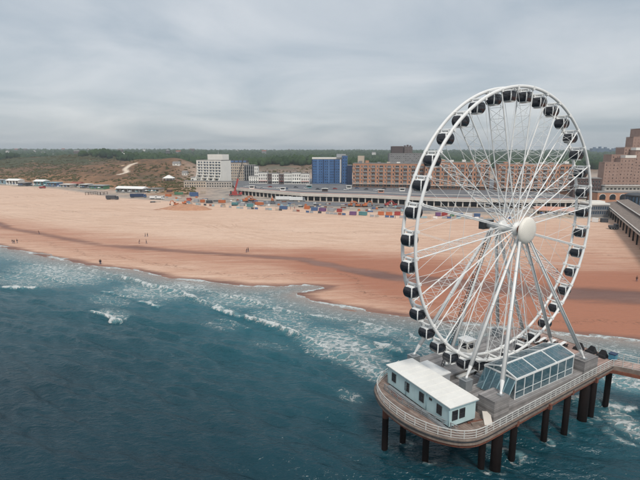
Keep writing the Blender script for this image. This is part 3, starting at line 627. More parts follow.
def leg(top, foot, r, mname='leg_steel'):
    tp, ft = Vector(q(*top)), Vector(q(*foot)); d_ = (tp - ft).normalized(); k1 = ft + d_ * 1.9; k2 = ft + d_ * 0.35
    r *= .86; m_ = MB(); m_.tube(k1, tp, r, mname, r1=r * .68, n=16); m_.tube(k2, k1, r * 0.42, mname, r1=r * 0.999, n=16, cap=False)
    m_.tube(ft, k2, 0.17, mname, n=10)
    for f_ in (0.45, 0.72): c_ = k1.lerp(tp, f_); m_.tube(c_ - d_ * .09, c_ + d_ * .09, r * (1.1 - .34 * f_), mname, n=16)
    u = d_.cross(Vector((0, 1, 0))).normalized(); v_ = Vector((0, -1, 0))
    m_.tube(k1 + v_ * (r + .05) + u * .1, tp + v_ * (r * .68 + .05) + u * .07, 0.045, 'grey_steel', n=6)
    m_.box(ft, (0.7, 0.7, 0.2), 'grey_steel')
    return m_.build('leg', wh)
LZ = 11.25 - DK
leg((-0.55, 2.45, ZC - 0.3), (-10.4, 8.0, LZ), 0.37); leg((0.55, 2.45, ZC - 0.3), (9.7, 8.0, LZ), 0.37)
leg((-0.45, 2.15, ZC - 0.4), (-10.6, 2.5, 2.7), 0.34); leg((0.45, 2.15, ZC - 0.4), (10.5, 2.4, 2.7), 0.34)
leg((-0.5, -2.6, ZC - 0.3), (-10.5, -8.0, 2.2), 0.37); leg((0.5, -2.6, ZC - 0.3), (10.4, -8.0, 2.2), 0.37)
LF = leg((-0.5, -2.4, ZC - 0.4), (-9.0, -2.6, 2.3), 0.34); leg((0.5, -2.4, ZC - 0.4), (10.5, -2.6, 2.3), 0.34)
m_ = MB(); tp, ft = Vector(q(-0.9, -2.4, ZC - 0.6)), Vector(q(-9.6, -2.6, 2.3))
for dy_ in (-.22, .22): m_.tube(ft + Vector((-.25, dy_, 0)), tp + Vector((-.25, dy_, 0)), 0.06, 'dark_steel', n=5)
for i in range(60): c_ = ft.lerp(tp, i / 60) + Vector((-.25, 0, 0)); m_.tube(c_ + Vector((0, -.22, 0)), c_ + Vector((0, .22, 0)), 0.045, 'dark_steel', n=4)
m_.build('ladder', LF)['label'] = 'dark ladder up the leg'
# ---- gondolas
PROF = [(-0.60, .74), (-0.80, .90), (-1.10, 1.00), (-1.45, 1.04), (-1.80, .98), (-2.05, .87), (-2.22, .76)]
def pane():
    m_ = MB(); v = []
    for z, o_ in PROF:
        for u in (-0.93, -0.5, 0, 0.5, 0.93): v.append((u * o_, -(o_ + 0.05 * (1 - u * u)), z))
    f = [(i * 5 + k, i * 5 + k + 1, (i + 1) * 5 + k + 1, (i + 1) * 5 + k) for i in range(len(PROF) - 1) for k in range(4)]
    m_.add(v, [tuple(reversed(x)) for x in f], 'black_glass', True)
    for z in (-1.12,): m_.bx(-0.93, 0.93, -1.09, -1.05, z - .03, z + .03, 'dark_steel')
    return m_.mesh('window')
def post_mesh(mname, r):
    m_ = MB()
    P = [(o_ * .985, -o_ * .985, z) for z, o_ in PROF]
    for a_, b_ in zip(P[:-1], P[1:]): m_.tube(a_, b_, r, mname, n=6)
    return m_.mesh('corner_post')
PANE, POSTW, POSTD = pane(), post_mesh('white_steel', 0.105), post_mesh('dark_steel', 0.06)
def frust(m_, z0, h0, z1, h1, mname):
    v = [(a_ * h0, b_ * h0, z0) for a_, b_ in ((-1,-1),(1,-1),(1,1),(-1,1))] + [(a_ * h1, b_ * h1, z1) for a_, b_ in ((-1,-1),(1,-1),(1,1),(-1,1))]
    m_.add(v, [(3,2,1,0),(4,5,6,7),(0,1,5,4),(1,2,6,5),(2,3,7,6),(3,0,4,7)], mname)
m_ = MB(); frust(m_, -0.63, .80, -0.50, .74, 'white_steel'); frust(m_, -0.50, .70, -0.40, .45, 'white_steel'); m_.box((0.25, 0.1, -0.30), (0.6, 0.75, 0.2), 'gondola_grey'); GROOF = m_.mesh('roof')
m_ = MB(); frust(m_, -2.38, .62, -2.22, .80, 'gondola_grey'); m_.bx(-.5, .5, -.9, .9, -2.44, -2.38, 'white_steel'); GFLOOR = m_.mesh('floor')
m_ = MB()
for s_ in (-1, 1):
    m_.beam((0, s_ * 0.86, 0.05), (-.32, s_ * 0.72, -0.52), 0.12, 0.10, 'white_steel'); m_.beam((0, s_ * 0.86, 0.05), (.32, s_ * 0.72, -0.52), 0.12, 0.10, 'white_steel')
m_.tube((0, -1.15, 0), (0, 1.15, 0), 0.10, 'white_steel', n=8); m_.box((0, 0, -.08), (0.5, 1.3, 0.16), 'white_steel'); GHANG = m_.mesh('hanger')
m_ = MB()
for s_ in (-1, 1): m_.box((0, s_ * .5, -1.95), (1.2, .35, .1), 'grey_paint'); m_.box((0, s_ * .68, -1.6), (1.2, .08, .6), 'grey_paint')
GSEAT = m_.mesh('bench_seat')
ORD = {1: 'first', 2: 'second', 3: 'third'}
def nth(k): return ORD.get(k, str(k) + 'th')
top_i = min(range(36), key=lambda k: abs((PHI0 + 10 * k) - 90))
for k in range(36):
    a_ = R_(PHI0 + 10 * k); cw = (top_i - k) % 36
    lab = 'topmost black-glazed white-framed gondola of the ferris wheel' if cw == 0 else ('black-glazed white-framed gondola, %s clockwise from the topmost' % nth(cw) if cw <= 18 else 'black-glazed white-framed gondola, %s anticlockwise from the topmost' % nth(36 - cw))
    g = thing('gondola', lab, 'gondola', W(RR * math.cos(a_), 0, DK + ZC + RR * math.sin(a_)), A + R_(rnd.uniform(-2, 2)), 'gondolas of the ferris wheel'); g.scale = (.75, .75, .82)
    for j in range(4):
        put('window', PANE, g, rz=j * math.pi / 2)
        put('corner_post', POSTW if j in (3, 1) else POSTD, g, rz=j * math.pi / 2)
    put('roof', GROOF, g); put('floor', GFLOOR, g); put('hanger', GHANG, g)
# ---- cabin beside the wheel
cs, cn = -17.55, -6.0; ca = A - math.atan2(1.15, 13.0); CL, CWD, CH = 13.0, 4.35, 2.85
cb_ = thing('site_cabin', 'long pale blue cabin with cream flat roof on the platform end', 'cabin', W(cs, cn, DK), ca)
# local: x across (0..CWD), y = -(along), front long side at x=0
wl = (CL - 0.06) / 3
for i in range(3):
    m_ = MB(); m_.bx(0, 0.12, -(i + 1) * wl + 0.02, -i * wl, 0.32, CH, 'pale_blue_panel'); m_.build('wall_panel', cb_)
m_ = MB(); m_.bx(0.12, CWD, -3 * wl, -3 * wl + 0.1, 0.32, CH, 'pale_blue_panel'); m_.bx(0.12, CWD, -0.1, -0.004, 0.32, CH, 'pale_blue_panel'); m_.bx(CWD - 0.1, CWD - 0.003, -3 * wl + .1, -0.1, 0.32, CH, 'pale_blue_panel'); m_.build('end_walls', cb_)
m_ = MB(); m_.bx(0.15, CWD - 0.15, -CL + 0.2, -0.2, 0.0, 0.315, 'dark_steel'); m_.build('base_frame', cb_)
m_ = MB(); m_.bx(-0.22, CWD + .2, -CL - 0.2, 0.2, CH + 0.003, CH + 0.16, 'blue_trim'); m_.bx(-0.25, CWD + .23, -CL - 0.23, 0.23, CH + 0.161, CH + 0.26, 'cream_roof')
for i in range(1, 10): m_.bx(-0.2, CWD + .2, -i * CL / 10 - .02, -i * CL / 10 + .02, CH + 0.261, CH + 0.285, 'cream_roof')
m_.build('roof', cb_)
def win(m_, wd, ht, frame='dark_steel', gl='window_dark', fr=0.07):
    m_.bx(-wd/2, wd/2, -0.05, -0.02, -ht/2, ht/2, gl)
    for z in (-ht/2, ht/2): m_.bx(-wd/2 - fr, wd/2 + fr, -0.09, 0.0, z - fr/2, z + fr/2, frame)
    for x in (-wd/2 - fr/2, wd/2 + fr/2): m_.bx(x - fr/2, x + fr/2, -0.085, 0.0, -ht/2 + fr/2, ht/2 - fr/2, frame)
    m_.bx(-wd/2, wd/2, -0.07, -0.0505, -0.02, 0.02, frame)
    return m_
WM = win(MB(), 0.78, 1.22).mesh('window')
for y in (1.5, 4.55, 7.65, 11.1): put('window', WM, cb_, (0, -y, 1.75), -math.pi / 2)
for x in (0.85, 2.05): put('window', WM, cb_, (x, -3 * wl, 1.72))
m_ = MB(); m_.bx(-0.08, 0, -9.65, -9.15, 2.2, 2.5, 'dark_steel'); m_.build('vent', cb_)
for y in (wl, 2 * wl, 3 * wl - .05, 0.05): m_ = MB(); m_.tube((-0.05, -y, 0.3), (-0.05, -y, CH), 0.045, 'blue_trim', n=8); m_.build('downpipe', cb_)
# ---- raised terraces, pedestals, glass pavilion
def slab(name, label, cat, s0, s1, n0, n1, z0, z1, top, side, group=None):
    m_ = MB(); m_.bx(s0 - (s0+s1)/2, s1 - (s0+s1)/2, -(n1-n0)/2, (n1-n0)/2, 0, z1 - z0 - .06, side); m_.bx(s0 - (s0+s1)/2 - .05, s1 - (s0+s1)/2 + .05, -(n1-n0)/2 - .05, (n1-n0)/2 + .05, z1 - z0 - .06, z1 - z0, top)
    o = m_.build(name, None, W((s0+s1)/2, (n0+n1)/2, z0), A); return tag(o, label, cat, group)
slab('terrace', 'grey boarded terrace carrying the glass pavilion', 'terrace', -12.1, 12.2, 2.25, 8.45, DK + .004, 9.4, 'grey_boards', 'grey_wall_boards')
slab('terrace', 'grey boarded terrace on the shore side of the wheel', 'terrace', -9.8, 12.0, -9.0, -2.0, DK + .004, 9.2, 'grey_boards', 'grey_wall_boards')
slab('leg_pedestal', 'grey boarded pedestal under the wheel leg next to the cabin', 'pedestal', -12.55, -9.5, 6.2, 8.75, DK + .004, 11.2, 'grey_boards', 'grey_wall_boards', 'pedestals of the wheel legs')
slab('leg_pedestal', 'grey boarded pedestal under the wheel leg next to the footbridge', 'pedestal', 8.7, 12.5, 6.3, 8.7, DK + .004, 11.2, 'grey_boards', 'grey_wall_boards', 'pedestals of the wheel legs')
slab('leg_pedestal', 'small grey footing under the inner wheel leg left of the pavilion', 'pedestal', -11.3, -9.9, 1.9, 3.1, DK + .004, 11.15, 'grey_steel', 'grey_steel', 'pedestals of the wheel legs')
slab('leg_pedestal', 'small grey footing under the inner wheel leg right of the pavilion', 'pedestal', 9.8, 11.2, 1.8, 3.0, DK + .004, 11.15, 'grey_steel', 'grey_steel', 'pedestals of the wheel legs')
slab('leg_pedestal', 'grey footing under the shoreward wheel leg behind the cabin', 'pedestal', -11.2, -9.8, -8.7, -7.3, DK + .004, 10.65, 'grey_steel', 'grey_steel', 'pedestals of the wheel legs')
slab('leg_pedestal', 'grey footing under the shoreward wheel leg far right', 'pedestal', 9.7, 11.1, -8.7, -7.3, DK + .004, 10.65, 'grey_steel', 'grey_steel', 'pedestals of the wheel legs')
pv = thing('glass_pavilion', 'glass pavilion with white frame and pitched glass roof below the wheel', 'pavilion', W(0, 5.3, 9.4), A)
x0, x1, hn, ze, zr = -7.0, 7.0, 2.5, 2.95, 3.85
for sgn in (-1, 1):
    m_ = MB(); m_.beam((x0 - .1, sgn * hn, ze), (x1 + .1, sgn * hn, ze), 0.22, 0.26, 'white_steel'); m_.build('eave_beam', pv)
    for i in range(8):
        m_ = MB(); x = x0 + (x1 - x0) * i / 7; m_.bx(x - .055, x + .055, sgn * hn - .055, sgn * hn + .055, 0, ze - .13, 'white_steel'); m_.build('post', pv)
    for i in range(7):
        xa, xb = x0 + (x1 - x0) * i / 7 + .06, x0 + (x1 - x0) * (i + 1) / 7 - .06
        m_ = MB(); m_.bx(xa, xb, sgn * hn - .012, sgn * hn + .012, 0.06, ze - .14, 'pavilion_glass'); m_.bx(xa, xb, sgn * hn - .03, sgn * hn + .03, 1.0, 1.06, 'white_steel'); m_.bx(xa, xb, sgn * hn - .03, sgn * hn + .03, 0.0, .06, 'white_steel'); m_.build('wall_pane', pv)
    for i in range(3):
        xa, xb = x0 + (x1 - x0) * i / 3 + .08, x0 + (x1 - x0) * (i + 1) / 3 - .08
        m_ = MB(); P0, P1 = Vector((xa, sgn * hn, ze + .14)), Vector((xa, 0, zr + .02)); m_.add([P0, P1, (xb, 0, zr + .02), (xb, sgn * hn, ze + .14), P0 + Vector((0, 0, .03)), P1 + Vector((0, 0, .03)), (xb, 0, zr + .05), (xb, sgn * hn, ze + .17)], [(0,1,2,3), (7,6,5,4), (0,3,7,4), (1,5,6,2), (0,4,5,1), (3,2,6,7)], 'roof_glass')
        for j in range(1, 4):
            xx = xa + (xb - xa) * j / 4; m_.beam((xx, sgn * hn, ze + .19), (xx, 0, zr + .07), .035, .03, 'grey_paint')
        m_.build('roof_pane', pv)
    for i in range(4):
        x = x0 + (x1 - x0) * i / 3; m_ = MB(); m_.beam((x, sgn * (hn + .02), ze + .16), (x, sgn * .06, zr + .06), 0.15, 0.16, 'white_steel'); m_.build('rafter', pv)
m_ = MB(); m_.beam((x0 - .1, 0, zr + .04), (x1 + .1, 0, zr + .04), 0.2, 0.2, 'white_steel'); m_.build('ridge_beam', pv)
for x in (x0, x1):
    m_ = MB(); m_.beam((x, -hn + .12, ze), (x, hn - .12, ze), 0.14, 0.2, 'white_steel'); m_.build('tie_beam', pv)
    m_ = MB(); m_.add([(x, -hn + .1, .05), (x, hn - .1, .05), (x, hn - .1, ze - .1), (x, -hn + .1, ze - .1)], [(0,1,2,3)], 'pavilion_glass'); m_.add([(x, -hn + .3, ze + .12), (x, hn - .3, ze + .12), (x, 0, zr - .05)], [(0,1,2)], 'pavilion_glass'); m_.build('gable_pane', pv)
for i in range(5):                                           # lean-to glazing on the cabin side
    ya, yb = -hn + i * 1.0, -hn + (i + 1) * 1.0
    m_ = MB(); m_.add([(x0 - .12, ya + .04, ze - .2), (x0 - .12, yb - .04, ze - .2), (x0 - 1.7, yb - .04, 0.25), (x0 - 1.7, ya + .04, 0.25), (x0 - .12, ya + .04, ze - .17), (x0 - .12, yb - .04, ze - .17), (x0 - 1.7, yb - .04, 0.28), (x0 - 1.7, ya + .04, 0.28)], [(0,1,2,3), (7,6,5,4), (0,3,7,4), (1,5,6,2), (2,6,7,3), (0,4,5,1)], 'roof_glass'); m_.build('sloping_pane', pv)
    m_ = MB(); m_.beam((x0 - .1, ya, ze - .15), (x0 - 1.72, ya, 0.25), .09, .1, 'blue_trim'); m_.build('glazing_bar', pv)
def dining(s, n, lab):
    t_ = thing('dining_table', lab, 'table', W(s, n, 9.4), A + rnd.uniform(-.3, .3), 'tables in the glass pavilion')
    m_ = MB(); m_.bx(-.9, .9, -.45, .45, .72, .78, 'dark_wall'); m_.build('table_top', t_); m_ = MB(); m_.bx(-.7, .7, -.05, .05, 0, .72, 'dark_steel'); m_.build('trestle', t_)
    for sg in (-1, 1): m_ = MB(); m_.bx(-.9, .9, sg * .75 - .18, sg * .75 + .18, .40, .46, 'dark_wall'); m_.bx(-.6, .6, sg * .75 - .04, sg * .75 + .04, 0, .40, 'dark_steel'); m_.build('bench', t_)
for i, s in enumerate((-5.3, -2.0, 1.4, 4.8)): dining(s, 6.3, 'dark table inside the glass pavilion, %s from the cabin end' % ['first', 'second', 'third', 'fourth'][i])
# ---- things on the deck
for i, (s, n, a_) in enumerate(((-18.6, -2.6, .1), (-18.4, 0.6, -.05), (-18.1, 3.2, .15), (-17.6, 5.9, 0.0), (-14.6, 7.9, 1.3))):
    t_ = thing('plank_pile', 'low pile of rusty brown planks beside the pale blue cabin, %s from the round end' % ['first', 'second', 'third', 'fourth', 'fifth'][i], 'plank pile', W(s, n, DK + .004), A + a_, 'plank piles beside the cabin')
    for j in range(4): m_ = MB(); y_ = -1.2 + rnd.uniform(-.2, .2); m_.bx(-.42 + j * .22, -.22 + j * .22, y_, y_ + 2.2 + rnd.uniform(-.4, .4), 0.0, .1 + .08 * rnd.random(), rnd.choice(['rust', 'fascia_timber', 'brown_boards'])); m_.build('plank', t_)
t_ = thing('cable_duct', 'long grey cable duct along the foot of the pale blue cabin', 'duct', W(-18.05, -5.2, DK + .004), ca)
for i in range(5): m_ = MB(); m_.bx(-.22, .22, -2.45 * (i + 1) + .03, -2.45 * i, 0, .34, 'grey_steel'); m_.build('duct_segment', t_)
bt = thing('control_booth', 'small white control booth behind the wheel', 'booth', W(0.2, -6.5, 9.2), A)
m_ = MB(); m_.bx(-.95, .95, -.95, .95, 0, 2.2, 'white_wall'); m_.build('walls', bt); m_ = MB(); m_.bx(-1.1, 1.1, -1.1, 1.1, 2.2, 2.35, 'white_steel'); m_.build('roof', bt)
bw = win(MB(), 1.3, .8).mesh('window')
put('window', bw, bt, (0, -.95, 1.4)); put('window', bw, bt, (-.95, 0, 1.4), -math.pi / 2)
ec = thing('equipment_container', 'flat grey equipment container between cabin and wheel', 'container', W(-11.9, -2.6, DK), A)
m_ = MB(); m_.bx(-1.25, 1.25, -2.3, 2.3, .15, 2.35, 'grey_paint'); m_.build('body', ec); m_ = MB(); m_.bx(-1.32, 1.32, -2.37, 2.37, 2.35, 2.5, 'white_paint'); m_.build('roof', ec)
for i in range(8): m_ = MB(); y = -2.1 + i * .6; m_.bx(-1.32, -1.25, y - .05, y + .05, .2, 2.3, 'grey_paint'); m_.build('rib', ec)
m_ = MB(); m_.bx(-1.2, 1.2, -2.2, 2.2, 0, .15, 'dark_steel'); m_.build('skid', ec)
bp_t = thing('boarding_ramp', 'white edged boarding ramp under the lowest gondolas', 'ramp', W(0, 0, DK), A)
m_ = MB(); m_.bx(-7.5, 7.5, -2.05, -1.35, .12, .34, 'cream_roof'); m_.build('platform', bp_t); m_ = MB(); m_.bx(-7.5, 7.5, 1.35, 1.95, .12, .34, 'cream_roof'); m_.build('platform', bp_t)
m_ = MB()
for x in (-7, -3.5, 0, 3.5, 7):
    for y in (-1.7, 1.7): m_.bx(x - .1, x + .1, y - .1, y + .1, .004, .12, 'dark_steel')
m_.build('footings', bp_t)
for x in (-4.4, 4.4):
    d_ = thing('drive_unit', 'grey tyre drive unit under the %s side of the wheel rim' % ('cabin' if x < 0 else 'shore'), 'machine', W(x, 0, DK), A, 'drive units of the wheel')
    m_ = MB(); m_.bx(-.5, .5, -.6, .6, .004, .35, 'grey_paint'); m_.build('base', d_)
    m_ = MB(); m_.tube((0, -.5, .45), (0, .5, .45), .22, 'grey_steel', n=12); m_.build('motor', d_)
    for y in (-.75, .75): m_ = MB(); m_.tube((0, y - .1, .4), (0, y + .1, .4), .34, 'rubber', n=16); m_.build('tyre', d_)
for i, (s, n) in enumerate(((14.2, -5.6), (14.9, -4.1), (15.6, -2.6), (16.2, -1.1), (16.8, 0.4))):
    t_ = thing('long_table', 'long pale bench table on the shore side deck, %s from the beach' % ['first', 'second', 'third', 'fourth', 'fifth'][i], 'table', W(s, n, DK + .004), A + .12, 'long tables on the shore side deck')
    m_ = MB(); m_.bx(-1.6, 1.6, -.28, .28, .70, .76, 'canvas_white'); m_.build('table_top', t_)
    for sg in (-1, 1): m_ = MB(); m_.bx(-1.6, 1.6, sg * .52 - .1, sg * .52 + .1, .42, .46, 'black_canvas'); m_.build('bench', t_)
    for x in (-1.2, 1.2): m_ = MB(); m_.bx(x - .05, x + .05, -.6, .6, 0, .419, 'dark_steel'); m_.bx(x - .05, x + .05, -.2, .2, .419, .70, 'dark_steel'); m_.build('leg', t_)
for i, (s, n) in enumerate(((18.8, 2.4), (19.2, 4.3), (19.1, 6.2))):
    t_ = thing('covered_seat', 'black covered lounge seat by the shore side railing, %s from the blue bin' % ['third', 'second', 'first'][i], 'seat', W(s, n, DK + .004), A + rnd.uniform(-.2, .2), 'black lounge seats')
    m_ = MB(); frust(m_, 0, .75, .42, .62, 'black_canvas'); m_.build('cushion', t_)
    m_ = MB(); m_.add([(-.1, -.62, .42), (.62, -.62, .42), (.62, .62, .42), (-.1, .62, .42), (.25, -.3, 1.15), (.5, -.3, 1.1), (.5, .3, 1.1), (.25, .3, 1.15)], [(3,2,1,0),(4,5,6,7),(0,1,5,4),(1,2,6,5),(2,3,7,6),(3,0,4,7)], 'black_canvas'); m_.build('backrest', t_)
t_ = thing('storage_bin', 'blue storage bin in the corner of the pinkish deck', 'bin', W(19.5, 7.7, DK + .004), A + .1)
m_ = MB(); m_.bx(-.52, .52, -.5, .5, .08, .98, 'kiosk_blue'); m_.build('body', t_); m_ = MB(); m_.bx(-.56, .56, -.54, .54, .98, 1.12, 'dark_blue_cladding'); m_.build('lid', t_)
m_ = MB(); m_.bx(-.45, .45, -.45, .45, 0, .08, 'rubber'); m_.build('skid', t_); m_ = MB(); m_.bx(-.35, .35, -.53, -.50, .45, .75, 'teal_paint'); m_.build('panel', t_)
t_ = MB(); t_.add([(-.5, -.9, 0), (.5, -.9, 0), (.5, .9, 0), (-.5, .9, 0), (-.5, -.9, .06), (.5, -.9, .06), (.5, .9, .9), (-.5, .9, .9)], [(3,2,1,0),(4,5,6,7),(0,1,5,4),(1,2,6,5),(2,3,7,6),(3,0,4,7)], 'pale_concrete')
tag(t_.build('ramp_wedge', None, W(-13.2, 8.3, DK + .004), A - .7), 'pale sloping ramp block between cabin and grey pedestal', 'ramp')
for i in range(3):
    s, n = ((-10.8, 0.9), (-9.6, 4.6), (-8.0, -1.6))[i]
t_ = thing('bench', 'white bench beside the lowest gondolas behind the cabin', 'bench', W(-11.0, 1.0, DK + .004), A - 0.5)
m_ = MB(); m_.bx(-.2, .2, -1.3, 1.3, .42, .50, 'canvas_white'); m_.build('seat', t_)
for y in (-1, 1): m_ = MB(); m_.bx(-.15, .15, y - .05, y + .05, 0, .42, 'grey_steel'); m_.build('leg', t_)

# ================================================================== THE TOWN
ZT = 8.0                                                        # level of the boulevard
_wm = {}
def win_mesh(wd, ht, frame, gl, kind):
    k = (round(wd, 2), round(ht, 2), frame, gl, kind)
    if k not in _wm:
        m_ = MB(); fr = 0.12
        m_.bx(-wd/2 + fr, wd/2 - fr, .10, .14, fr, ht - fr, gl)
        for z in (0, ht - fr): m_.bx(-wd/2, wd/2, .02, .18, z, z + fr, frame)
        for x in (-wd/2, wd/2 - fr): m_.bx(x, x + fr, .03, .17, fr, ht - fr, frame)
        if wd > 1.6: m_.bx(-.05, .05, .05, .16, fr, ht - fr, frame)
        if kind == 'balcony':
            m_.bx(-wd/2 - .25, wd/2 + .25, -1.35, -.003, -.18, 0, 'pale_concrete'); m_.bx(-wd/2 - .25, wd/2 + .25, -1.35, -1.28, .0, 1.0, 'grey_wall')
            for x in (-wd/2 - .25, wd/2 + .19): m_.bx(x, x + .06, -1.28, -.003, 0, 1.0, 'grey_wall')
        _wm[k] = m_.mesh('balcony' if kind == 'balcony' else 'window')
    return _wm[k]
def facade(m_, Wd, H, xs, zs, mname, base=-4.0):
    """front wall 0.5 m thick with real openings"""
    z = base
    for a_, b_ in zs:
        m_.bx(0, Wd, 0, .5, z, a_, mname); x = 0
        for c_, d_ in xs: m_.bx(x, c_, 0, .5, a_, b_, mname); x = d_
        m_.bx(x, Wd, 0, .5, a_, b_, mname); z = b_
    m_.bx(0, Wd, 0, .5, z, H, mname)
def building(name, label, px0, px1, pyb, pyt, zg, depth, wall, xs, rows, gl='window_mixed', frame='white_wall', dy=0.0, kinds=None, roof='roof_grey', group=None, fl=None, par=0.5, wh=0.62, side=0, cat='building', Y0=None):
    """xs: (start, end, kind) of each window column as fractions of the front; rows: storeys"""
    if Y0 is None: x_, Y0 = at((px0 + px1) / 2, pyb, zg)
    X0, X1 = xat(px0, pyb, Y0), xat(px1, pyb, Y0 + dy); Wd = math.hypot(X1 - X0, dy); H = zat((px0 + px1) / 2, pyt, Y0) - zg
    t_ = thing(name, label, cat, (X0, Y0, zg), math.atan2(dy, X1 - X0), group)
    fh = H / (rows + 0.25) if rows else H
    zs = [(fh * (i + .18), fh * (i + .18 + wh)) for i in range(rows)]
    m_ = MB()
    facade(m_, Wd, H, [(a_ * Wd, b_ * Wd) for a_, b_, _ in xs] if rows else [], zs, wall)
    m_.bx(0, Wd, .5, depth, -4, H - .3, wall); m_.build('wall', t_)
    m_ = MB(); m_.bx(-.15, Wd + .15, -.15, depth + .15, H + .004, H + par, roof if par < 1 else wall); m_.build('roof', t_)
    for a_, b_, kd in xs if rows else []:
        for i, (c_, d_) in enumerate(zs):
            kk = kd if not (kd == 'balcony' and i == 0) else 'plain'
            g_ = gl[rnd.randrange(len(gl))] if isinstance(gl, (list, tuple)) else gl
            me = win_mesh((b_ - a_) * Wd, d_ - c_, frame, g_, kk); put(me.name.split('.')[0], me, t_, ((a_ + b_) / 2 * Wd, .2, c_))
    if side:
        for j in range(side):
            for i, (c_, d_) in enumerate(zs):
                me = win_mesh(1.6, d_ - c_, frame, gl if isinstance(gl, str) else gl[0], 'plain')
                put('window', me, t_, (Wd - .1, depth * (j + .5) / side, c_), math.pi / 2); put('window', me, t_, (.1, depth * (j + .5) / side, c_), -math.pi / 2)
    return t_, Wd, H, depth
def cols(n, wd, kind='plain', a0=0.02, a1=0.98):
    st = (a1 - a0) / n; return [(a0 + st * (i + .5 - wd / 2), a0 + st * (i + .5 + wd / 2), kind) for i in range(n)]
def bays(n, pat):
    o = []
    for i in range(n):
        for a_, b_, k in pat: o.append(((i + a_) / n, (i + b_) / n, k))
    return o
def rbox(parent, name, x0, x1, y0, y1, z0, z1, mname): m_ = MB(); m_.bx(x0, x1, y0, y1, z0, z1, mname); return m_.build(name, parent)

# ---- white hotel with a front that sweeps out towards the beach
h, Wd, H, Dp = building('white_hotel', 'white hotel whose ribbed front flares out at the foot', 198, 221.7, 183, 160.2, ZT, 17, 'white_wall', cols(8, .74, a0=.015, a1=.985), 8, 'window_blue', 'white_wall', side=3, dy=-15)
for i in range(5):
    x = Wd * i / 4; P = [(0.0, H), (-.5, H)]; n_ = 10
    for j in range(n_ + 1):
        t__ = j / n_; z = H * (1 - t__); P.append((-.7 - 9.0 * max(0, (t__ - .35) / .65) ** 2.6, z))
    P.append((0.0, 0.0)); m_ = MB(); nP = len(P)
    v = [(x - .35, y - .003, z) for y, z in P] + [(x + .35, y - .003, z) for y, z in P]
    m_.add(v, [tuple(range(nP)), tuple(range(nP, 2 * nP))[::-1]] + [(k, nP + k, nP + (k + 1) % nP, (k + 1) % nP) for k in range(nP)], 'white_wall'); m_.build('fin', h)
for j in range(1, 8):
    z = H * j / 8.25; t__ = 1 - z / H; yy = -.55 - 8.6 * max(0, (t__ - .35) / .65) ** 2.6
    for i in range(4): rbox(h, 'balcony_slab', Wd * i / 4 + .36, Wd * (i + 1) / 4 - .36, yy, -.004, z - .1, z + .25, 'white_wall')
rbox(h, 'penthouse', Wd * .38, Wd * 1.0, 3, 14, H + .51, H + 6.4, 'white_wall')
rbox(h, 'mast', Wd * .68, Wd * .68 + .4, 9, 9.4, H + 6.41, H + 9.5, 'grey_steel')
for k, (a_, b_) in enumerate(((-7, 16), (17, 40))):
    pass
building('hotel_podium', 'low white podium with a window band in front of the white hotel', 191, 215, 184.5, 177.6, 6.5, 10, 'white_wall', cols(9, .7), 2, 'window_dark', 'white_wall')
building('low_annex', 'low beige annex with dark windows left below the white hotel', 184, 206, 187.5, 181.3, 5.5, 9, 'beige_wall', cols(9, .6), 2, 'window_dark', 'white_wall')
building('low_annex', 'low grey annex with awnings right below the white hotel', 206, 232, 187.5, 181.8, 5.5, 9, 'concrete', cols(10, .6), 2, 'window_dark', 'white_wall')
# ---- the dark wing and the houses
h, Wd, H, Dp = building('dark_wing', 'dark roofed wing with beige lower floors beside the white hotel', 226.8, 247, 180.5, 163, ZT, 20, 'beige_wall', cols(10, .55), 6, ['window_dark', 'window_mixed', 'window_blue'], 'white_wall')
rbox(h, 'roof_storey', .4, Wd - .4, .6, 18, H + .52, H + 3.2, 'dark_wall')
for i in range(5): rbox(h, 'blue_panel', Wd * i / 5 + .6, Wd * (i + 1) / 5 - .6, .45, .596, H + 1.0, H + 2.6, 'light_blue_cladding')
h, Wd, H, Dp = building('glass_block', 'dark glass block with pale upright fins', 244.6, 255.2, 180.5, 165.3, ZT, 16, 'dark_wall', cols(5, .8), 4, 'window_dark', 'dark_wall', Y0=560)
for i in range(6): rbox(h, 'fin', Wd * i / 5 - .15, Wd * i / 5 + .15, -.6, -.004, 1, H - .2, 'white_wall')
building('white_cube_house', 'small white cube shaped block beside the dark glass block', 254.4, 258.4, 183, 166.4, ZT, 8, 'white_wall', cols(2, .4), 4, 'window_dark', 'white_wall', Y0=545)
for i, (a_, b_, tp, wl_, lab) in enumerate(((249, 262, 176.4, 'white_wall', 'low white modern house with wide dark window bands'), (258.5, 267.6, 172.8, 'white_wall', 'white three-storey house left of a brown brick house'),
        (267.6, 272.0, 174.2, 'brown_brick', 'narrow brown brick house between white houses'), (272.0, 279.0, 173.6, 'white_wall', 'white house between two brown brick houses'), (279.0, 284.0, 174.6, 'brown_brick', 'brown brick house left of the long white terrace'),
        (284.0, 292.0, 173.4, 'white_wall', 'left house of the long white terrace'), (292.0, 301.0, 173.0, 'white_wall', 'middle house of the long white terrace'), (301.0, 309.4, 173.8, 'white_wall', 'right house of the long white terrace'))):
    h, Wd, H, Dp = building('house', lab, a_, b_, 183.6 + .1 * i, tp, ZT, 12, wl_, cols(max(2, int((b_ - a_) / 1.9)), .5), 3, ['window_dark', 'window_mixed'], 'white_wall', group='houses by the boulevard', cat='house')
    if i % 2: rbox(h, 'chimney', Wd * .7, Wd * .7 + 1, 5, 6.2, H + .52, H + 2.2, 'brown_brick')
    rbox(h, 'awning', .3, Wd - .3, -1.8, -.005, 2.9, 3.1, ['canvas_white', 'red_paint', 'grey_paint'][i % 3])
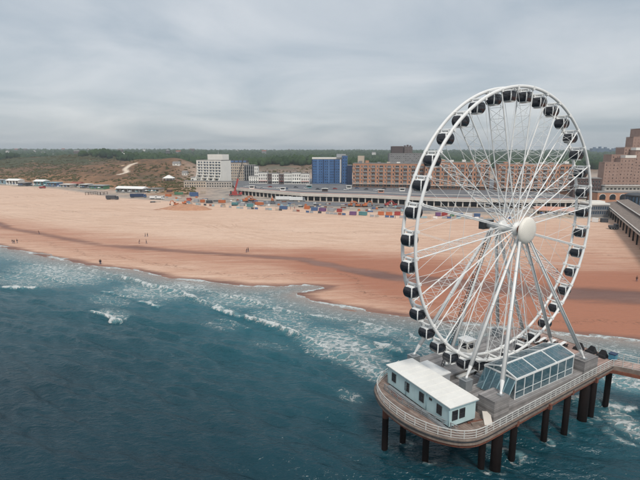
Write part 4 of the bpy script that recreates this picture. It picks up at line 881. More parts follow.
# ---- blue hotel
h, Wd, H, Dp = building('blue_hotel', 'blue clad hotel block with white roof edge', 312.4, 342.0, 183.6, 159.4, ZT, 18, 'blue_cladding', cols(15, .55), 9, ['window_blue', 'window_blue', 'window_dark'], 'light_blue_cladding', wh=.5)
rbox(h, 'roof_edge', -.3, Wd + .3, -.3, Dp, H + .51, H + 2.1, 'white_wall')
for i in range(6): rbox(h, 'panel_strip', Wd * i / 5.4 - .5, Wd * i / 5.4 + .5, -.25, -.004, 1.0, H - .1, 'light_blue_cladding' if i % 2 else 'dark_blue_cladding')
rbox(h, 'stair_strip', Wd - 2.4, Wd - .8, -.3, -.004, 1, H, 'white_wall')
h2, W2, H2, D2 = building('blue_stair_tower', 'tall blue stair tower at the right end of the blue hotel', 342.2, 347.2, 184.0, 155.8, ZT, 14, 'blue_cladding', cols(2, .4), 9, 'window_dark', 'light_blue_cladding')
rbox(h2, 'plant_room', -6, W2 * .7, 4, 11, H2 + .52 - 2.0, H2 + 1.8, 'grey_paint')
building('dark_blue_block', 'lower dark blue block between blue tower and brick flats', 347.4, 352.0, 184.4, 165.6, ZT, 18, 'dark_blue_cladding', cols(3, .5), 7, 'window_blue', 'dark_blue_cladding')
# ---- brick flats
pat = [(.06, .24, 'plain'), (.40, .84, 'balcony')]
F1 = building('brick_flats', 'long brick apartment block with balconies right of the blue hotel', 352.6, 424, 187.0, 163.6, ZT, 16, 'brick', bays(9, pat), 6, ['window_dark', 'window_mixed', 'window_mixed'], 'white_wall', dy=-14, group='brick apartment blocks')
F2 = building('brick_flats', 'middle brick apartment block seen through the left of the wheel', 424.4, 489, 189.0, 162.4, ZT, 16, 'brick', bays(8, pat), 6, ['window_dark', 'window_mixed', 'window_mixed'], 'white_wall', dy=-12, group='brick apartment blocks')
F3 = building('brick_flats', 'right brick apartment block seen through the right of the wheel', 497, 572, 191.5, 164.2, ZT, 16, 'brick', bays(9, pat), 6, ['window_dark', 'window_mixed'], 'white_wall', dy=-10, group='brick apartment blocks')
for (h, Wd, H, Dp), n_ in ((F1, 7), (F2, 6), (F3, 6)):
    for i in range(n_): x = Wd * (i + .5) / n_ + rnd.uniform(-2, 2); rbox(h, 'roof_box', x - 1.6, x + 1.6, 4, 9, H + .51, H + rnd.uniform(1.4, 3.0), rnd.choice(['beige_wall', 'brick', 'white_wall', 'grey_wall']))
    rbox(h, 'shop_canopy', .5, Wd - .5, -3.0, -.005, 3.3, 3.6, 'pale_concrete')
rbox(F1[0], 'stair_head', 4, 10, 6, 12, F1[2] + .51, F1[2] + 7.5, 'beige_wall')
h, Wd, H, Dp = building('brick_corner_block', 'low brick block with dark roof right behind the wheel', 572.6, 600, 195, 178.5, ZT, 14, 'brown_brick', cols(9, .5), 4, 'window_dark', 'white_wall', dy=-6)
building('grey_flats', 'grey flats below the pair of dark brown towers', 389, 424, 172, 153.4, 10, 18, 'grey_wall', cols(16, .6), 9, ['window_dark', 'window_mixed'], 'white_wall', Y0=830)
building('brown_tower', 'wider dark brown tower of the pair behind the brick flats', 391.5, 402.6, 172, 146.4, 10, 18, 'brown_brick', cols(7, .45), 14, 'window_dark', 'brown_brick', Y0=860, group='dark brown towers')
h, Wd, H, Dp = building('brown_tower', 'dark brown tower with white bands on the right of the pair', 403.6, 411.6, 172, 146.8, 10, 16, 'brown_brick', cols(5, .45), 14, 'window_mixed', 'white_wall', Y0=858, group='dark brown towers')
for i in range(3): rbox(h, 'lift_house', Wd * i / 3 + .5, Wd * i / 3 + 3.2, 3, 9, H + .51, H + 2.6 + i % 2, 'brown_brick')
# ---- stepped brick towers at the right
st = thing('stepped_tower_block', 'huge stepped pinkish brick apartment complex at the right edge', 'building', (xat(602, 185, 470), 470, ZT))
ox = st.location.x
STEPS = [(602.4, 617.5, 162.6, 0, 10), (608.4, 620.5, 154.8, 10.2, 14), (617.6, 631.5, 158.4, 1.0, 10), (620.2, 633.5, 147.6, 11.2, 14), (627.8, 642, 137.2, 20, 12), (631.6, 660, 150.5, 2.0, 14), (633.6, 664, 128.8, 30, 16), (660.1, 690, 140, 3, 30)]
for i, (a_, b_, tp, yo, dp) in enumerate(STEPS):
    Y = 470 + yo; X0, X1 = xat(a_, 185, Y), xat(b_, 185, Y); H = zat(a_, tp, Y) - ZT; Wd = X1 - X0
    nr = max(3, int(H / 3.1)); fh = H / (nr + .3); zs = [(fh * (k + .3), fh * (k + .72)) for k in range(nr)]
    nc = max(3, int(Wd / 3.4)); xs = [(Wd * (k + .36) / nc, Wd * (k + .64) / nc) for k in range(nc)]
    m_ = MB(); facade(m_, Wd, H, xs, zs, 'pink_brick'); m_.bx(0, Wd, .5, dp, -4, H - .2, 'pink_brick'); wb = m_.build('wall_block', st, (X0 - ox, yo, 0))
    m_ = MB(); m_.bx(-.2, Wd + .2, -.2, dp + .1, H + .004, H + .5, 'pink_brick'); m_.build('parapet', wb)
    for c_, d_ in xs:
        for e_, f_ in zs: put('window', win_mesh(d_ - c_, f_ - e_, 'pink_brick', rnd.choice(['brown_brick', 'pink_brick', 'pink_brick', 'window_dark']), 'plain'), wb, ((c_ + d_) / 2, .2, e_))
for a_, b_, p0, p1, Y in ((620.6, 631.4, 155.2, 157.8, 479), (630.8, 650, 147.6, 150.2, 478)):
    X0, X1 = xat(a_, 155, Y), xat(b_, 155, Y); rbox(st, 'balcony_band', X0 - ox, X1 - ox, 1, 9, zat(a_, p1, Y) - ZT, zat(a_, p0, Y) - ZT, 'white_wall')['label'] = 'white balcony band'
# arcade below the towers
h, Wd, H, Dp = building('brick_arcade', 'low brick arcade with arched windows below the stepped towers', 597, 668, 200.5, 192.8, ZT - 1, 12, 'brick', [], 0, par=.6)
am = MB(); am.bx(-2.2, 2.2, -.12, -.02, 0, 2.4, 'window_dark'); am.add([(2.2 * math.cos(math.pi * k / 10), -.12, 2.4 + 1.7 * math.sin(math.pi * k / 10)) for k in range(11)], [tuple(range(11))], 'window_dark')
for k in range(10): a0, a1 = math.pi * k / 10, math.pi * (k + 1) / 10; am.beam((2.3 * math.cos(a0), -.1, 2.4 + 1.8 * math.sin(a0)), (2.3 * math.cos(a1), -.1, 2.4 + 1.8 * math.sin(a1)), .3, .25, 'white_wall')
AM = am.mesh('arch_window')
for i in range(7): put('arch_window', AM, h, (Wd * (i + .5) / 7, 0, .6))
h, Wd, H, Dp = building('white_gallery', 'long white gallery with terraces between arcade and towers', 604, 668, 193.5, 186.6, ZT + 2, 14, 'white_wall', cols(16, .6), 2, 'window_dark', 'white_wall')
for z in (H * .45, H + .51): rbox(h, 'terrace_slab', -1.5, Wd, -3, -.005, z, z + .5, 'pale_concrete')
h, Wd, H, Dp = building('dark_shop', 'dark low shop building right of the wheel rim', 593.5, 611, 200.8, 193, ZT - 2, 10, 'brown_brick', cols(5, .6), 2, 'window_dark', 'dark_wall')
h, Wd, H, Dp = building('beach_restaurant', 'grey glass beach restaurant with flat white roof', 590, 608.5, 215.4, 205, 4.0, 12, 'grey_wall', cols(8, .86), 2, 'window_blue', 'grey_paint', roof='white_wall', par=.9, wh=.78)
rbox(h, 'roof_house', 2, Wd * .9, 3, 9, H + .91, H + 2.0, 'white_wall')
h, Wd, H, Dp = building('round_glass_building', 'round dark glass building cut by the right picture edge', 640, 641, 211, 209, 5, 1, 'dark_wall', [], 0)
m_ = MB(); m_.lathe([(0.1, -4), (6.5, -4), (6.5, 9.2), (7.0, 9.25), (7.0, 9.9), (5, 10.6), (0.1, 11.2)], 'dark_wall', 32, c=(2.0, 7.5, 0)); m_.build('drum', h)
for k in range(22): a_ = 2 * math.pi * k / 22; m_ = MB(); m_.box((0, 0, 0), (1.2, .12, 8.4), 'window_blue', Matrix.Translation((2 + 6.56 * math.sin(a_), 7.5 - 6.56 * math.cos(a_), 4.4)) @ Matrix.Rotation(a_, 4, 'Z')); m_.build('pane', h)
# ---- far away
for i, (a_, b_, tp, Y, lab) in enumerate(((592, 608.6, 148.4, 2600, 'far bluish slab of flats with roof boxes above the green trees'), (611.5, 621, 149.6, 2700, 'far bluish lower slab of flats with a small crane'))):
    h, Wd, H, Dp = building('far_flats', lab, a_, b_, 156, tp, 18, 30, 'far_haze_blue', cols(14, .6), 9, 'window_blue', 'far_haze_blue', Y0=Y, group='flats on the horizon')
    for k in range(3): rbox(h, 'roof_box', Wd * (.12 + .33 * k), Wd * (.12 + .33 * k) + 9, 5, 20, H + .51, H + 7 + 3 * (k % 2), 'far_haze_blue')
h, Wd, H, Dp = building('old_brick_tower', 'distant brownish water tower with pointed roof on the left horizon', 161.5, 171.5, 158.5, 153.8, 19, 25, 'brown_brick', cols(6, .4), 3, 'window_dark', 'brown_brick', Y0=1500, cat='tower')
m_ = MB(); m_.lathe([(6.5, H), (6.5, H + 8), (7.6, H + 8.2), (5.2, H + 11), (2.0, H + 13), (0.7, H + 17), (.05, H + 18)], 'grey_wall', 16, c=(Wd * .55, 12, 0)); m_.build('turret', h)
FH = [(112, 122, 160.4, 159.0, 1150, 'white_wall', 'long low white farm shed left of the dune path'), (123.5, 132, 160.4, 159.1, 1160, 'white_wall', 'second long low white shed beyond the dune path'), (137, 139.5, 160.5, 158.4, 1200, 'white_wall', 'small white house alone among the trees right of the sheds'), (152, 156.5, 160.2, 157.4, 1250, 'white_wall', 'pale house with grey roof left of the distant tower'), (147, 150.5, 160.4, 158.2, 1220, 'beige_wall', 'beige house next to the pale house before the distant tower'),
      (52, 54.5, 156.8, 155.0, 1700, 'white_wall', 'tiny white house in the left horizon woods'), (40, 45, 156, 154.2, 1900, 'far_haze_blue', 'bluish grey hall in the left horizon woods'), (182, 187, 176.5, 174.2, 640, 'white_wall', 'white hut in the dunes left of the white hotel'), (173, 180, 174, 172.4, 690, 'white_wall', 'low white hut further left in the dunes')]
for a_, b_, pb, pt, Y, wl_, lab in FH:
    zg = gz(xat((a_ + b_) / 2, pb, Y), Y)
    Wd = xat(b_, pb, Y) - xat(a_, pb, Y); Hh = max(3.0, (pb - pt) * Y / FPX)
    t_ = thing('house', lab, 'house', (xat(a_, pb, Y), Y, zg + (4 if Y > 1000 else 0)), 0, 'scattered houses inland')
    m_ = MB(); m_.bx(0, Wd, 0, 9, -6, Hh, wl_); m_.build('wall', t_)
    m_ = MB(); m_.add([(-.4, -.4, Hh), (Wd + .4, -.4, Hh), (Wd + .4, 9.4, Hh), (-.4, 9.4, Hh), (-.4, 4.5, Hh + 3), (Wd + .4, 4.5, Hh + 3)], [(0,1,5,4), (2,3,4,5), (0,4,3), (1,2,5), (3,2,1,0)], 'roof_grey' if wl_ != 'white_wall' or Wd < 14 else 'white_wall'); m_.build('roof', t_)
    for k in range(max(2, int(Wd / 4))): put('window', win_mesh(1.4, 1.4, 'white_wall', 'window_dark', 'plain'), t_, (Wd * (k + .5) / max(2, int(Wd / 4)), -.18, 1.0))
for i, px in enumerate((6, 15, 24, 33, 62, 74, 88, 104, 118, 143, 176, 190, 236, 262, 288, 372)):      # roofs that rise out of the far woods
    Y = 1900 + 260 * ((i * 7) % 5); wd = 10 + (i * 5) % 14; hh_ = 10 + (i * 3) % 9; zg = gz(xat(px, 155, Y), Y) + 9
    t_ = thing('far_house', '%s house showing above the horizon woods, %s from the left' % (['pale', 'grey', 'brown'][i % 3], nth(i + 1) if i else 'first'), 'house', (xat(px, 155, Y), Y, zg), 0, 'houses in the horizon woods')
    m_ = MB(); m_.bx(0, wd, 0, 9, -9, hh_, ['white_wall', 'grey_wall', 'brown_brick'][i % 3]); m_.build('wall', t_)
    m_ = MB(); m_.add([(-.4, -.4, hh_), (wd + .4, -.4, hh_), (wd + .4, 9.4, hh_), (-.4, 9.4, hh_), (-.4, 4.5, hh_ + 4), (wd + .4, 4.5, hh_ + 4)], [(0,1,5,4), (2,3,4,5), (0,4,3), (1,2,5), (3,2,1,0)], ['roof_grey', 'roof_red', 'roof_grey'][i % 3]); m_.build('roof', t_)
    for k in range(3): put('window', win_mesh(1.6, 1.8, 'white_wall', 'window_dark', 'plain'), t_, (wd * (k + .5) / 3, -.18, hh_ - 4))
# white marquee in the dunes left of the hotel
x, y, z = gr(169, 180.5, 5)
t_ = thing('marquee', 'pointed white marquee in front of the dunes', 'tent', (x, y, z))
m_ = MB(); m_.add([(-6.5, -5, 3.0), (6.5, -5, 3.0), (6.5, 5, 3.0), (-6.5, 5, 3.0), (-1, 0, 6.6), (1, 0, 6.6)], [(0,1,5,4), (1,2,5), (2,3,4,5), (3,0,4)], 'canvas_white'); m_.build('canopy', t_)
for a_ in (-6, -2, 2, 6):
    for b_ in (-4.6, 4.6): m_ = MB(); m_.tube((a_, b_, -1), (a_, b_, 3.1), .12, 'white_paint'); m_.build('pole', t_)
m_ = MB(); m_.bx(-6, 6, 4.4, 4.5, -1, 3, 'canvas_white'); m_.build('back_wall', t_)

# ---- boulevard gallery: street deck over a colonnade
GB = [at(237, 194.0, 3.5), at(300, 200.0, 3.5), at(370, 202.2, 3.5), at(432, 205.6, 3.5), at(520, 207.5, 3.5), at(585, 207.5, 3.5)]
bl = thing('boulevard_gallery', 'long boulevard deck on a row of columns above the beach', 'gallery', (GB[0][0], GB[0][1], 0))
gx, gy = GB[0]
loc_ = [(x - gx, y - gy) for x, y in GB]
bk = [(loc_[-1][0] + 60, 200), (loc_[0][0] - 60, 250)]
m_ = MB(); m_.prism(loc_ + bk, ZT - .9, ZT - .05, 'pale_concrete', 'pale_concrete'); m_.build('deck', bl)
m_ = MB()
for a_, b_ in zip(loc_[:-1], loc_[1:]): m_.beam((a_[0], a_[1], ZT + .55), (b_[0], b_[1], ZT + .55), .4, 1.2, 'pale_concrete'); m_.beam((a_[0], a_[1] - .6, ZT - .75), (b_[0], b_[1] - .6, ZT - .75), .8, .7, 'pale_concrete')
m_.build('parapet', bl)
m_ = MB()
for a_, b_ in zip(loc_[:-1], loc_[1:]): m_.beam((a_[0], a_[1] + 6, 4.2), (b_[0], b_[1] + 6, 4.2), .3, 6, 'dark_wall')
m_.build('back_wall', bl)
cm = MB(); cm.bx(-.42, .42, -.42, .42, -1, ZT - .91, 'pale_concrete'); CM = cm.mesh('column')
for a_, b_ in zip(loc_[:-1], loc_[1:]):
    d_ = math.hypot(b_[0] - a_[0], b_[1] - a_[1]); k = max(2, int(d_ / 5.0))
    for i in range(k): put('column', CM, bl, (a_[0] + (b_[0] - a_[0]) * (i + .3) / k, a_[1] + (b_[1] - a_[1]) * (i + .3) / k + .5, 0), math.atan2(b_[1] - a_[1], b_[0] - a_[0]))
m_ = MB(); m_.prism([(x, y + 3) for x, y in loc_] + [(x - 2, y - 2) for x, y in bk], ZT - .046, ZT - .006, 'asphalt'); o = m_.build('road', None, (gx, gy, 0)); tag(o, 'grey asphalt street on the boulevard deck', 'road', kind='structure')
rp_ = [at(x, y, 3) for x, y in ((236, 203.5), (300, 205), (370, 207), (430, 211), (520, 213))]; rq_ = [at(x, y, 3) for x, y in ((236, 200), (300, 201.5), (370, 203.5), (430, 207), (520, 209))]
V, F = [], []
for i in range(len(rp_) - 1):
    for j in range(12):
        t__ = j / 12
        for P in (rp_, rq_): x, y = P[i][0] + (P[i+1][0] - P[i][0]) * t__, P[i][1] + (P[i+1][1] - P[i][1]) * t__; V.append((x, y, gz(x, y) + .12))
F = [(2*i, 2*i+2, 2*i+3, 2*i+1) for i in range(len(V) // 2 - 1)]
m_ = MB(); m_.add(V, F, 'asphalt'); tag(m_.build('road'), 'lower asphalt site road in front of the colonnade', 'road', kind='structure')

# ---- vehicles, containers, machines
def wheels(t_, xs, y, r, wd):
    m_ = MB(); m_.tube((0, -wd/2, r), (0, wd/2, r), r, 'rubber', n=14); m_.tube((0, -wd/2 - .02, r), (0, wd/2 + .02, r), r * .5, 'grey_paint', n=10); me = m_.mesh('wheel')
    for x in xs:
        for s_ in (-1, 1): put('wheel', me, t_, (x, s_ * y, 0))
def spot(px, py, z=None):
    if z is None: return gr(px, py, 3)
    x, y = at(px, py, z); return x, y, z
def container(label, px, py, mname, ln=6.1, ht=2.6, rz=0.0, group='containers on the building site', zz=None):
    x, y, z = spot(px, py, zz); t_ = thing('container', label, 'container', (x, y, z), rz + COAST * .5, group)
    m_ = MB(); m_.bx(-ln/2, ln/2, -1.2, 1.2, .1, ht, mname)
    n_ = int(ln / .6)
    for i in range(n_): xx = -ln/2 + ln * (i + .5) / n_; m_.bx(xx - .12, xx + .12, -1.27, -1.2, .25, ht - .15, mname)
    m_.build('body', t_); m_ = MB(); m_.bx(-ln/2 - .05, ln/2 + .05, -1.28, 1.28, ht, ht + .08, mname); m_.build('roof', t_)
    m_ = MB(); m_.bx(-ln/2 - .06, -ln/2, -1.1, -.02, .2, ht - .15, mname); m_.bx(-ln/2 - .06, -ln/2, .02, 1.1, .2, ht - .15, mname); m_.build('door', t_)
    m_ = MB(); m_.bx(-ln/2, ln/2, -1.15, 1.15, -.4, .1, 'dark_steel'); m_.build('skid', t_)
    return t_
def truck(label, px, py, cabm, boxm, ln=9.0, rz=0.0, name='truck', zz=None, ht=3.4):
    x, y, z = spot(px, py, zz); t_ = thing(name, label, name.replace('_', ' ').split()[-1], (x, y, z), rz, 'vehicles on the beach and site')
    m_ = MB(); m_.bx(-ln/2, ln/2 - 2.3, -1.25, 1.25, .95, ht, boxm); m_.build('cargo_box', t_)
    m_ = MB(); v = [(ln/2 - 2.2, -1.2, .5), (ln/2, -1.2, .5), (ln/2, 1.2, .5), (ln/2 - 2.2, 1.2, .5), (ln/2 - 2.2, -1.15, 2.9), (ln/2 - .5, -1.15, 2.9), (ln/2 - .5, 1.15, 2.9), (ln/2 - 2.2, 1.15, 2.9)]
    m_.add(v, [(3,2,1,0),(4,5,6,7),(0,1,5,4),(1,2,6,5),(2,3,7,6),(3,0,4,7)], cabm); m_.build('cab', t_)
    m_ = MB(); m_.add([(ln/2 - .10, -1.05, 1.6), (ln/2 - .10, 1.05, 1.6), (ln/2 - .40, 1.05, 2.7), (ln/2 - .40, -1.05, 2.7)], [(0,1,2,3)], 'window_dark'); m_.bx(ln/2 - 1.7, ln/2 - .75, -1.22, -1.20, 1.6, 2.5, 'window_dark'); m_.build('windscreen', t_)
    m_ = MB(); m_.bx(-ln/2, ln/2 - 2.2, -.5, .5, .6, .94, 'dark_steel'); m_.build('chassis', t_)
    wheels(t_, (ln/2 - 1.2, -ln/2 + 1.1, -ln/2 + 2.3), 1.05, .5, .4); return t_
def excavator(label, px, py, mname='orange_paint', rz=0.0, sc=1.0, zz=None):
    x, y, z = spot(px, py, zz); t_ = thing('excavator', label, 'excavator', (x, y, z), rz, 'excavators on the site'); t_.scale = (sc,) * 3
    for s_ in (-1, 1):
        m_ = MB(); P = [(-1.9, .45), (-1.5, .05), (1.5, .05), (1.9, .45), (1.5, .9), (-1.5, .9)]
        m_.add([(a_, s_ * 1.1 - .28, b_) for a_, b_ in P] + [(a_, s_ * 1.1 + .28, b_) for a_, b_ in P], [tuple(range(6)), tuple(range(6, 12))[::-1]] + [(k, 6 + k, 6 + (k + 1) % 6, (k + 1) % 6) for k in range(6)], 'rubber'); m_.build('track', t_)
    m_ = MB(); m_.bx(-1.9, 1.2, -1.2, 1.2, 1.0, 1.9, mname); m_.bx(-2.1, -1.1, -1.2, 1.2, 1.9, 2.3, mname); m_.build('body', t_)
    m_ = MB(); m_.bx(-.2, 1.2, .2, 1.2, 1.9, 3.1, mname); m_.bx(-.05, 1.22, .25, 1.22, 2.2, 2.9, 'window_dark'); m_.build('cab', t_)
    m_ = MB(); m_.beam((1.0, -.2, 1.7), (2.9, -.2, 4.3), .45, .55, mname); m_.beam((2.8, -.2, 4.25), (4.9, -.2, 3.9), .4, .5, mname); m_.build('boom', t_)
    m_ = MB(); m_.beam((4.7, -.2, 4.1), (5.6, -.2, 1.5), .32, .4, mname); m_.build('stick', t_)
    m_ = MB(); m_.add([(5.2, -.7, 1.5), (5.9, -.7, 1.4), (5.6, -.7, .5), (5.0, -.7, .7), (5.2, .3, 1.5), (5.9, .3, 1.4), (5.6, .3, .5), (5.0, .3, .7)], [(3,2,1,0),(4,5,6,7),(0,1,5,4),(1,2,6,5),(2,3,7,6),(3,0,4,7)], 'dark_steel'); m_.build('bucket', t_)
    return t_
def car(label, px, py, mname, rz, zz=None):
    x, y, z = spot(px, py, zz); t_ = thing('car', label, 'car', (x, y, z), rz, 'cars on the boulevard')
    m_ = MB(); m_.bx(-2.1, 2.1, -.88, .88, .3, .85, mname); m_.build('body', t_)
    m_ = MB(); v = [(-1.7, -.85, .85), (1.0, -.85, .85), (1.0, .85, .85), (-1.7, .85, .85), (-1.2, -.7, 1.45), (.4, -.7, 1.45), (.4, .7, 1.45), (-1.2, .7, 1.45)]
    m_.add(v, [(0,1,5,4),(1,2,6,5),(2,3,7,6),(3,0,4,7)], 'window_dark'); m_.add(v, [(4,5,6,7)], mname); m_.build('cabin', t_); wheels(t_, (-1.3, 1.3), .8, .32, .2); return t_
# crane
x, y, z = spot(236, 196)
t_ = thing('mobile_crane', 'red mobile crane with tall dark boom in front of the hotel', 'crane', (x, y, z), .2)
m_ = MB(); m_.bx(-6, 5, -1.4, 1.4, .8, 1.7, 'red_paint'); m_.build('chassis', t_); m_ = MB(); m_.bx(3.2, 5.6, -1.3, 1.3, 1.7, 3.4, 'red_paint'); m_.bx(4.5, 5.62, -1.1, 1.1, 2.3, 3.1, 'window_dark'); m_.build('cab', t_)
m_ = MB(); m_.bx(-3.6, 1.0, -1.3, 1.3, 1.75, 4.2, 'red_paint'); m_.build('turntable', t_); m_ = MB(); m_.bx(-5.2, -3.7, -1.5, 1.5, 1.8, 4.6, 'dark_steel'); m_.build('counterweight', t_)
m_ = MB(); m_.beam((-1.2, 0, 3.6), (2.2, 0, 15.5), 1.3, 1.5, 'red_paint'); m_.build('boom_base', t_)['label'] = 'red lower boom'
m_ = MB(); Pa, Pb = Vector((2.2, 0, 15.5)), Vector((7.8, 0, 34.5))
for dx_, dy_ in ((-.4, -.4), (.4, -.4), (.4, .4), (-.4, .4)): m_.beam(Pa + Vector((dx_, dy_, 0)), Pb + Vector((dx_, dy_, 0)), .34, .34, 'dark_steel')
for i in range(16):
    c_, d_ = Pa.lerp(Pb, i / 16), Pa.lerp(Pb, (i + 1) / 16); sg = 1 if i % 2 else -1
    m_.beam(c_ + Vector((-.4 * sg, -.4, 0)), d_ + Vector((.4 * sg, -.4, 0)), .2, .2, 'dark_steel'); m_.beam(c_ + Vector((-.4 * sg, .4, 0)), d_ + Vector((.4 * sg, .4, 0)), .2, .2, 'dark_steel')
m_.build('lattice_boom', t_); m_ = MB(); m_.tube(Pb, (8.2, 0, 16), .06, 'dark_steel', n=4); m_.box((8.2, 0, 15.6), (.5, .5, .9), 'dark_steel'); m_.build('hook_line', t_)
wheels(t_, (-5, -3.4, 2.4, 4.2), 1.2, .7, .5)
for lab, px, py, c_, ln in (('dark brown container left of the green one near the dunes', 169.5, 192, 'brown_brick', 7), ('long green container below the hotel annex', 179, 194.6, 'green_paint', 10), ('orange container below the dark brown one', 168.5, 196.4, 'orange_paint', 7),
        ('dark blue double container right of the green one', 194, 196.4, 'blue_paint', 10), ('beige container behind the dark blue one', 203, 193.5, 'beige_wall', 6), ('grey container between sand heap and hotel annex', 196.5, 202.2, 'grey_paint', 5), ('pink-red container right of the grey one by the sand heap', 189, 200.6, 'red_paint', 4), ('orange container at the left end of the site row', 202.6, 202.4, 'orange_paint', 4), ('black container in the site row behind the sand heap', 209.4, 203.2, 'dark_wall', 6),
        ('bright orange container in front of the crane', 222, 202.8, 'orange_paint', 7), ('teal container right of the bright orange one', 235, 205.4, 'teal_paint', 6), ('low grey container in the middle of the teal row', 242.5, 206.0, 'grey_paint', 5), ('green teal container below the orange excavators', 250, 206.8, 'teal_paint', 6), ('long orange skip below the site road', 259.5, 205.0, 'orange_paint', 8), ('blue container by the two workers in red', 283.5, 209.2, 'blue_paint', 7),
        ('orange container right of the white trailer', 307, 209.0, 'orange_paint', 4.5), ('blue container right of the lone orange one', 314.5, 210.6, 'blue_paint', 6), ('purple container in the middle of the mixed row', 322.5, 211.2, 'purple_paint', 6), ('grey container in the middle of the mixed row', 331, 211.4, 'grey_paint', 6), ('red container at the right end of the mixed row', 339.5, 212.0, 'red_paint', 4),
        ('purple container left of the teal one at the sand edge', 353, 215.0, 'purple_paint', 5.5), ('large teal container at the sand edge', 363, 215.2, 'teal_paint', 6.5), ('orange container left of the wheel rim at the sand edge', 381, 215.0, 'orange_paint', 5), ('second orange container left of the wheel rim', 389, 215.4, 'orange_paint', 5), ('dark red container right beside the wheel rim', 397.5, 215.2, 'red_paint', 5),
        ('purple container seen through the left of the wheel', 438, 216.0, 'purple_paint', 4), ('red container seen through the left of the wheel', 444.5, 216.2, 'red_paint', 4), ('green container seen through the left of the wheel', 452.3, 216.2, 'green_paint', 3.2), ('blue container seen through the wheel right of the green one', 460, 216.6, 'blue_paint', 5), ('pale grey container seen through the wheel right of the blue one', 468.5, 217.0, 'white_paint', 5.5), ('second blue container seen through the wheel', 477, 217.2, 'blue_paint', 5),
        ('small white and blue cabin container below the beach restaurant', 595, 222.0, 'white_paint', 4), ('black container beside the beach restaurant', 604, 222.2, 'dark_wall', 4.6)):
    container(lab, px, py, c_, ln * .75, 2.15 if 'double' not in lab else 3.6, rnd.uniform(-.45, .45))
for lab, px, py, rz, sc in (('orange excavator on the sand heap', 176, 205.8, 2.9, .9), ('second orange excavator right of the sand heap', 184.5, 204.4, .3, .9), ('orange excavator right of the crane', 245.5, 202.2, .4, 1.15), ('orange excavator with arm up beside the site road', 252, 201.2, 2.8, .9), ('orange excavator by the white trailer', 272.5, 201.6, 1.7, .9),
        ('left excavator of the orange group under the colonnade', 350.5, 206.6, .2, .9), ('middle excavator of the orange group under the colonnade', 357.5, 207.0, 2.9, 1.0), ('right excavator of the orange group under the colonnade', 365, 207.0, .3, 1.0), ('reddish excavator left of the wheel rim under the colonnade', 387, 206.2, .1, .9), ('second reddish excavator left of the wheel rim', 394.5, 206.2, 2.7, .9)):
    excavator(lab, px, py, 'red_paint' if 'reddish' in lab else 'orange_paint', rz, sc)
truck('black truck standing alone on the sand at the left', 112.5, 199.6, 'dark_wall', 'dark_wall', 10.5, -.15); truck('dark blue truck standing on the sand right of the black truck', 138.5, 197.6, 'blue_paint', 'dark_blue_cladding', 13.5, .12)
truck('white van left of the orange container', 154, 199.2, 'white_paint', 'white_paint', 6.5, .1, 'van', ht=2.6); truck('second white van left of the orange container', 160.8, 199.4, 'white_paint', 'white_paint', 6, -.1, 'van', ht=2.6)
truck('long white trailer truck under the boulevard deck', 285, 200.6, 'white_paint', 'white_paint', 15, -.08); truck('second white trailer truck further right under the deck', 297.5, 201.2, 'grey_paint', 'white_paint', 13, -.08)
truck('red pickup on the sand by the beach pavilions', 42.5, 188.4, 'red_paint', 'red_paint', 6.5, 0, 'pickup', ht=2.0); truck('dark buggy on the sand below the long pier', 613.5, 229.2, 'dark_wall', 'dark_wall', 4.6, -.3, 'buggy', ht=1.9)
cl = ['white_paint', 'dark_wall', 'grey_paint', 'red_paint', 'white_paint', 'blue_paint', 'dark_wall']
for i, px in enumerate((246, 254, 262, 270, 277, 286, 296, 306, 318, 327, 335, 346, 357, 366, 376, 384, 395)):
    car('%s car parked on the boulevard, %s from the left' % ({'white_paint': 'white', 'dark_wall': 'black', 'grey_paint': 'grey', 'red_paint': 'red', 'blue_paint': 'blue'}[cl[i % 7]], nth(i + 1) if i else 'first'), px, 186.8 + i * .16 + (i % 3) * .8, cl[i % 7], -.1 + (i % 2) * math.pi, ZT)
# ---- site fences with coloured banners, stacks of material, kiosks and paving
def site_fence(label, pix, gap=2.6):
    P = [gr(x, y, 3) for x, y in pix]; t_ = thing('site_fence', label, 'fence', P[0], 0, 'banner fences of the building site'); ms = {}
    for a_, b_ in zip(P[:-1], P[1:]):
        d_ = math.hypot(b_[0] - a_[0], b_[1] - a_[1]); k = int(d_ / gap)
        for i in range(k):
            f_ = i / k; x, y = a_[0] + (b_[0] - a_[0]) * f_, a_[1] + (b_[1] - a_[1]) * f_
            c_ = rnd.choice(['blue_paint', 'grey_paint', 'grey_paint', 'blue_trim', 'concrete', 'dark_wall', 'grey_paint', 'canvas_white', 'beige_wall', 'blue_trim', 'roof_red'])
            if c_ not in ms:
                m_ = MB(); m_.bx(.08, gap - .08, -.03, .03, .25, 1.5, c_); m_.tube((0, 0, -.5), (0, 0, 2.1), .05, 'grey_steel', n=5); m_.bx(-.3, .3, -.3, .3, -.1, .12, 'concrete'); ms[c_] = m_.mesh('fence_panel')
            if rnd.random() < .68: put('fence_panel', ms[c_], t_, (x - P[0][0], y - P[0][1], gz(x, y) - P[0][2]), math.atan2(b_[1] - a_[1], b_[0] - a_[0]) + rnd.uniform(-.15, .15))
site_fence('coloured banner fence below the hotel and behind the sand heap', [(188, 204.2), (212, 206.4), (232, 208.0)]); site_fence('coloured banner fence below the crane and trailers', [(233, 208.4), (262, 209.8), (300, 212.0)])
site_fence('coloured banner fence left of the teal container', [(302, 212.4), (322, 213.8), (346, 215.6)]); site_fence('coloured banner fence running behind the left wheel rim', [(370, 217.0), (395, 218.0), (432, 218.6)]); site_fence('coloured banner fence seen through the wheel', [(433, 218.6), (470, 219.4), (520, 219.0)])
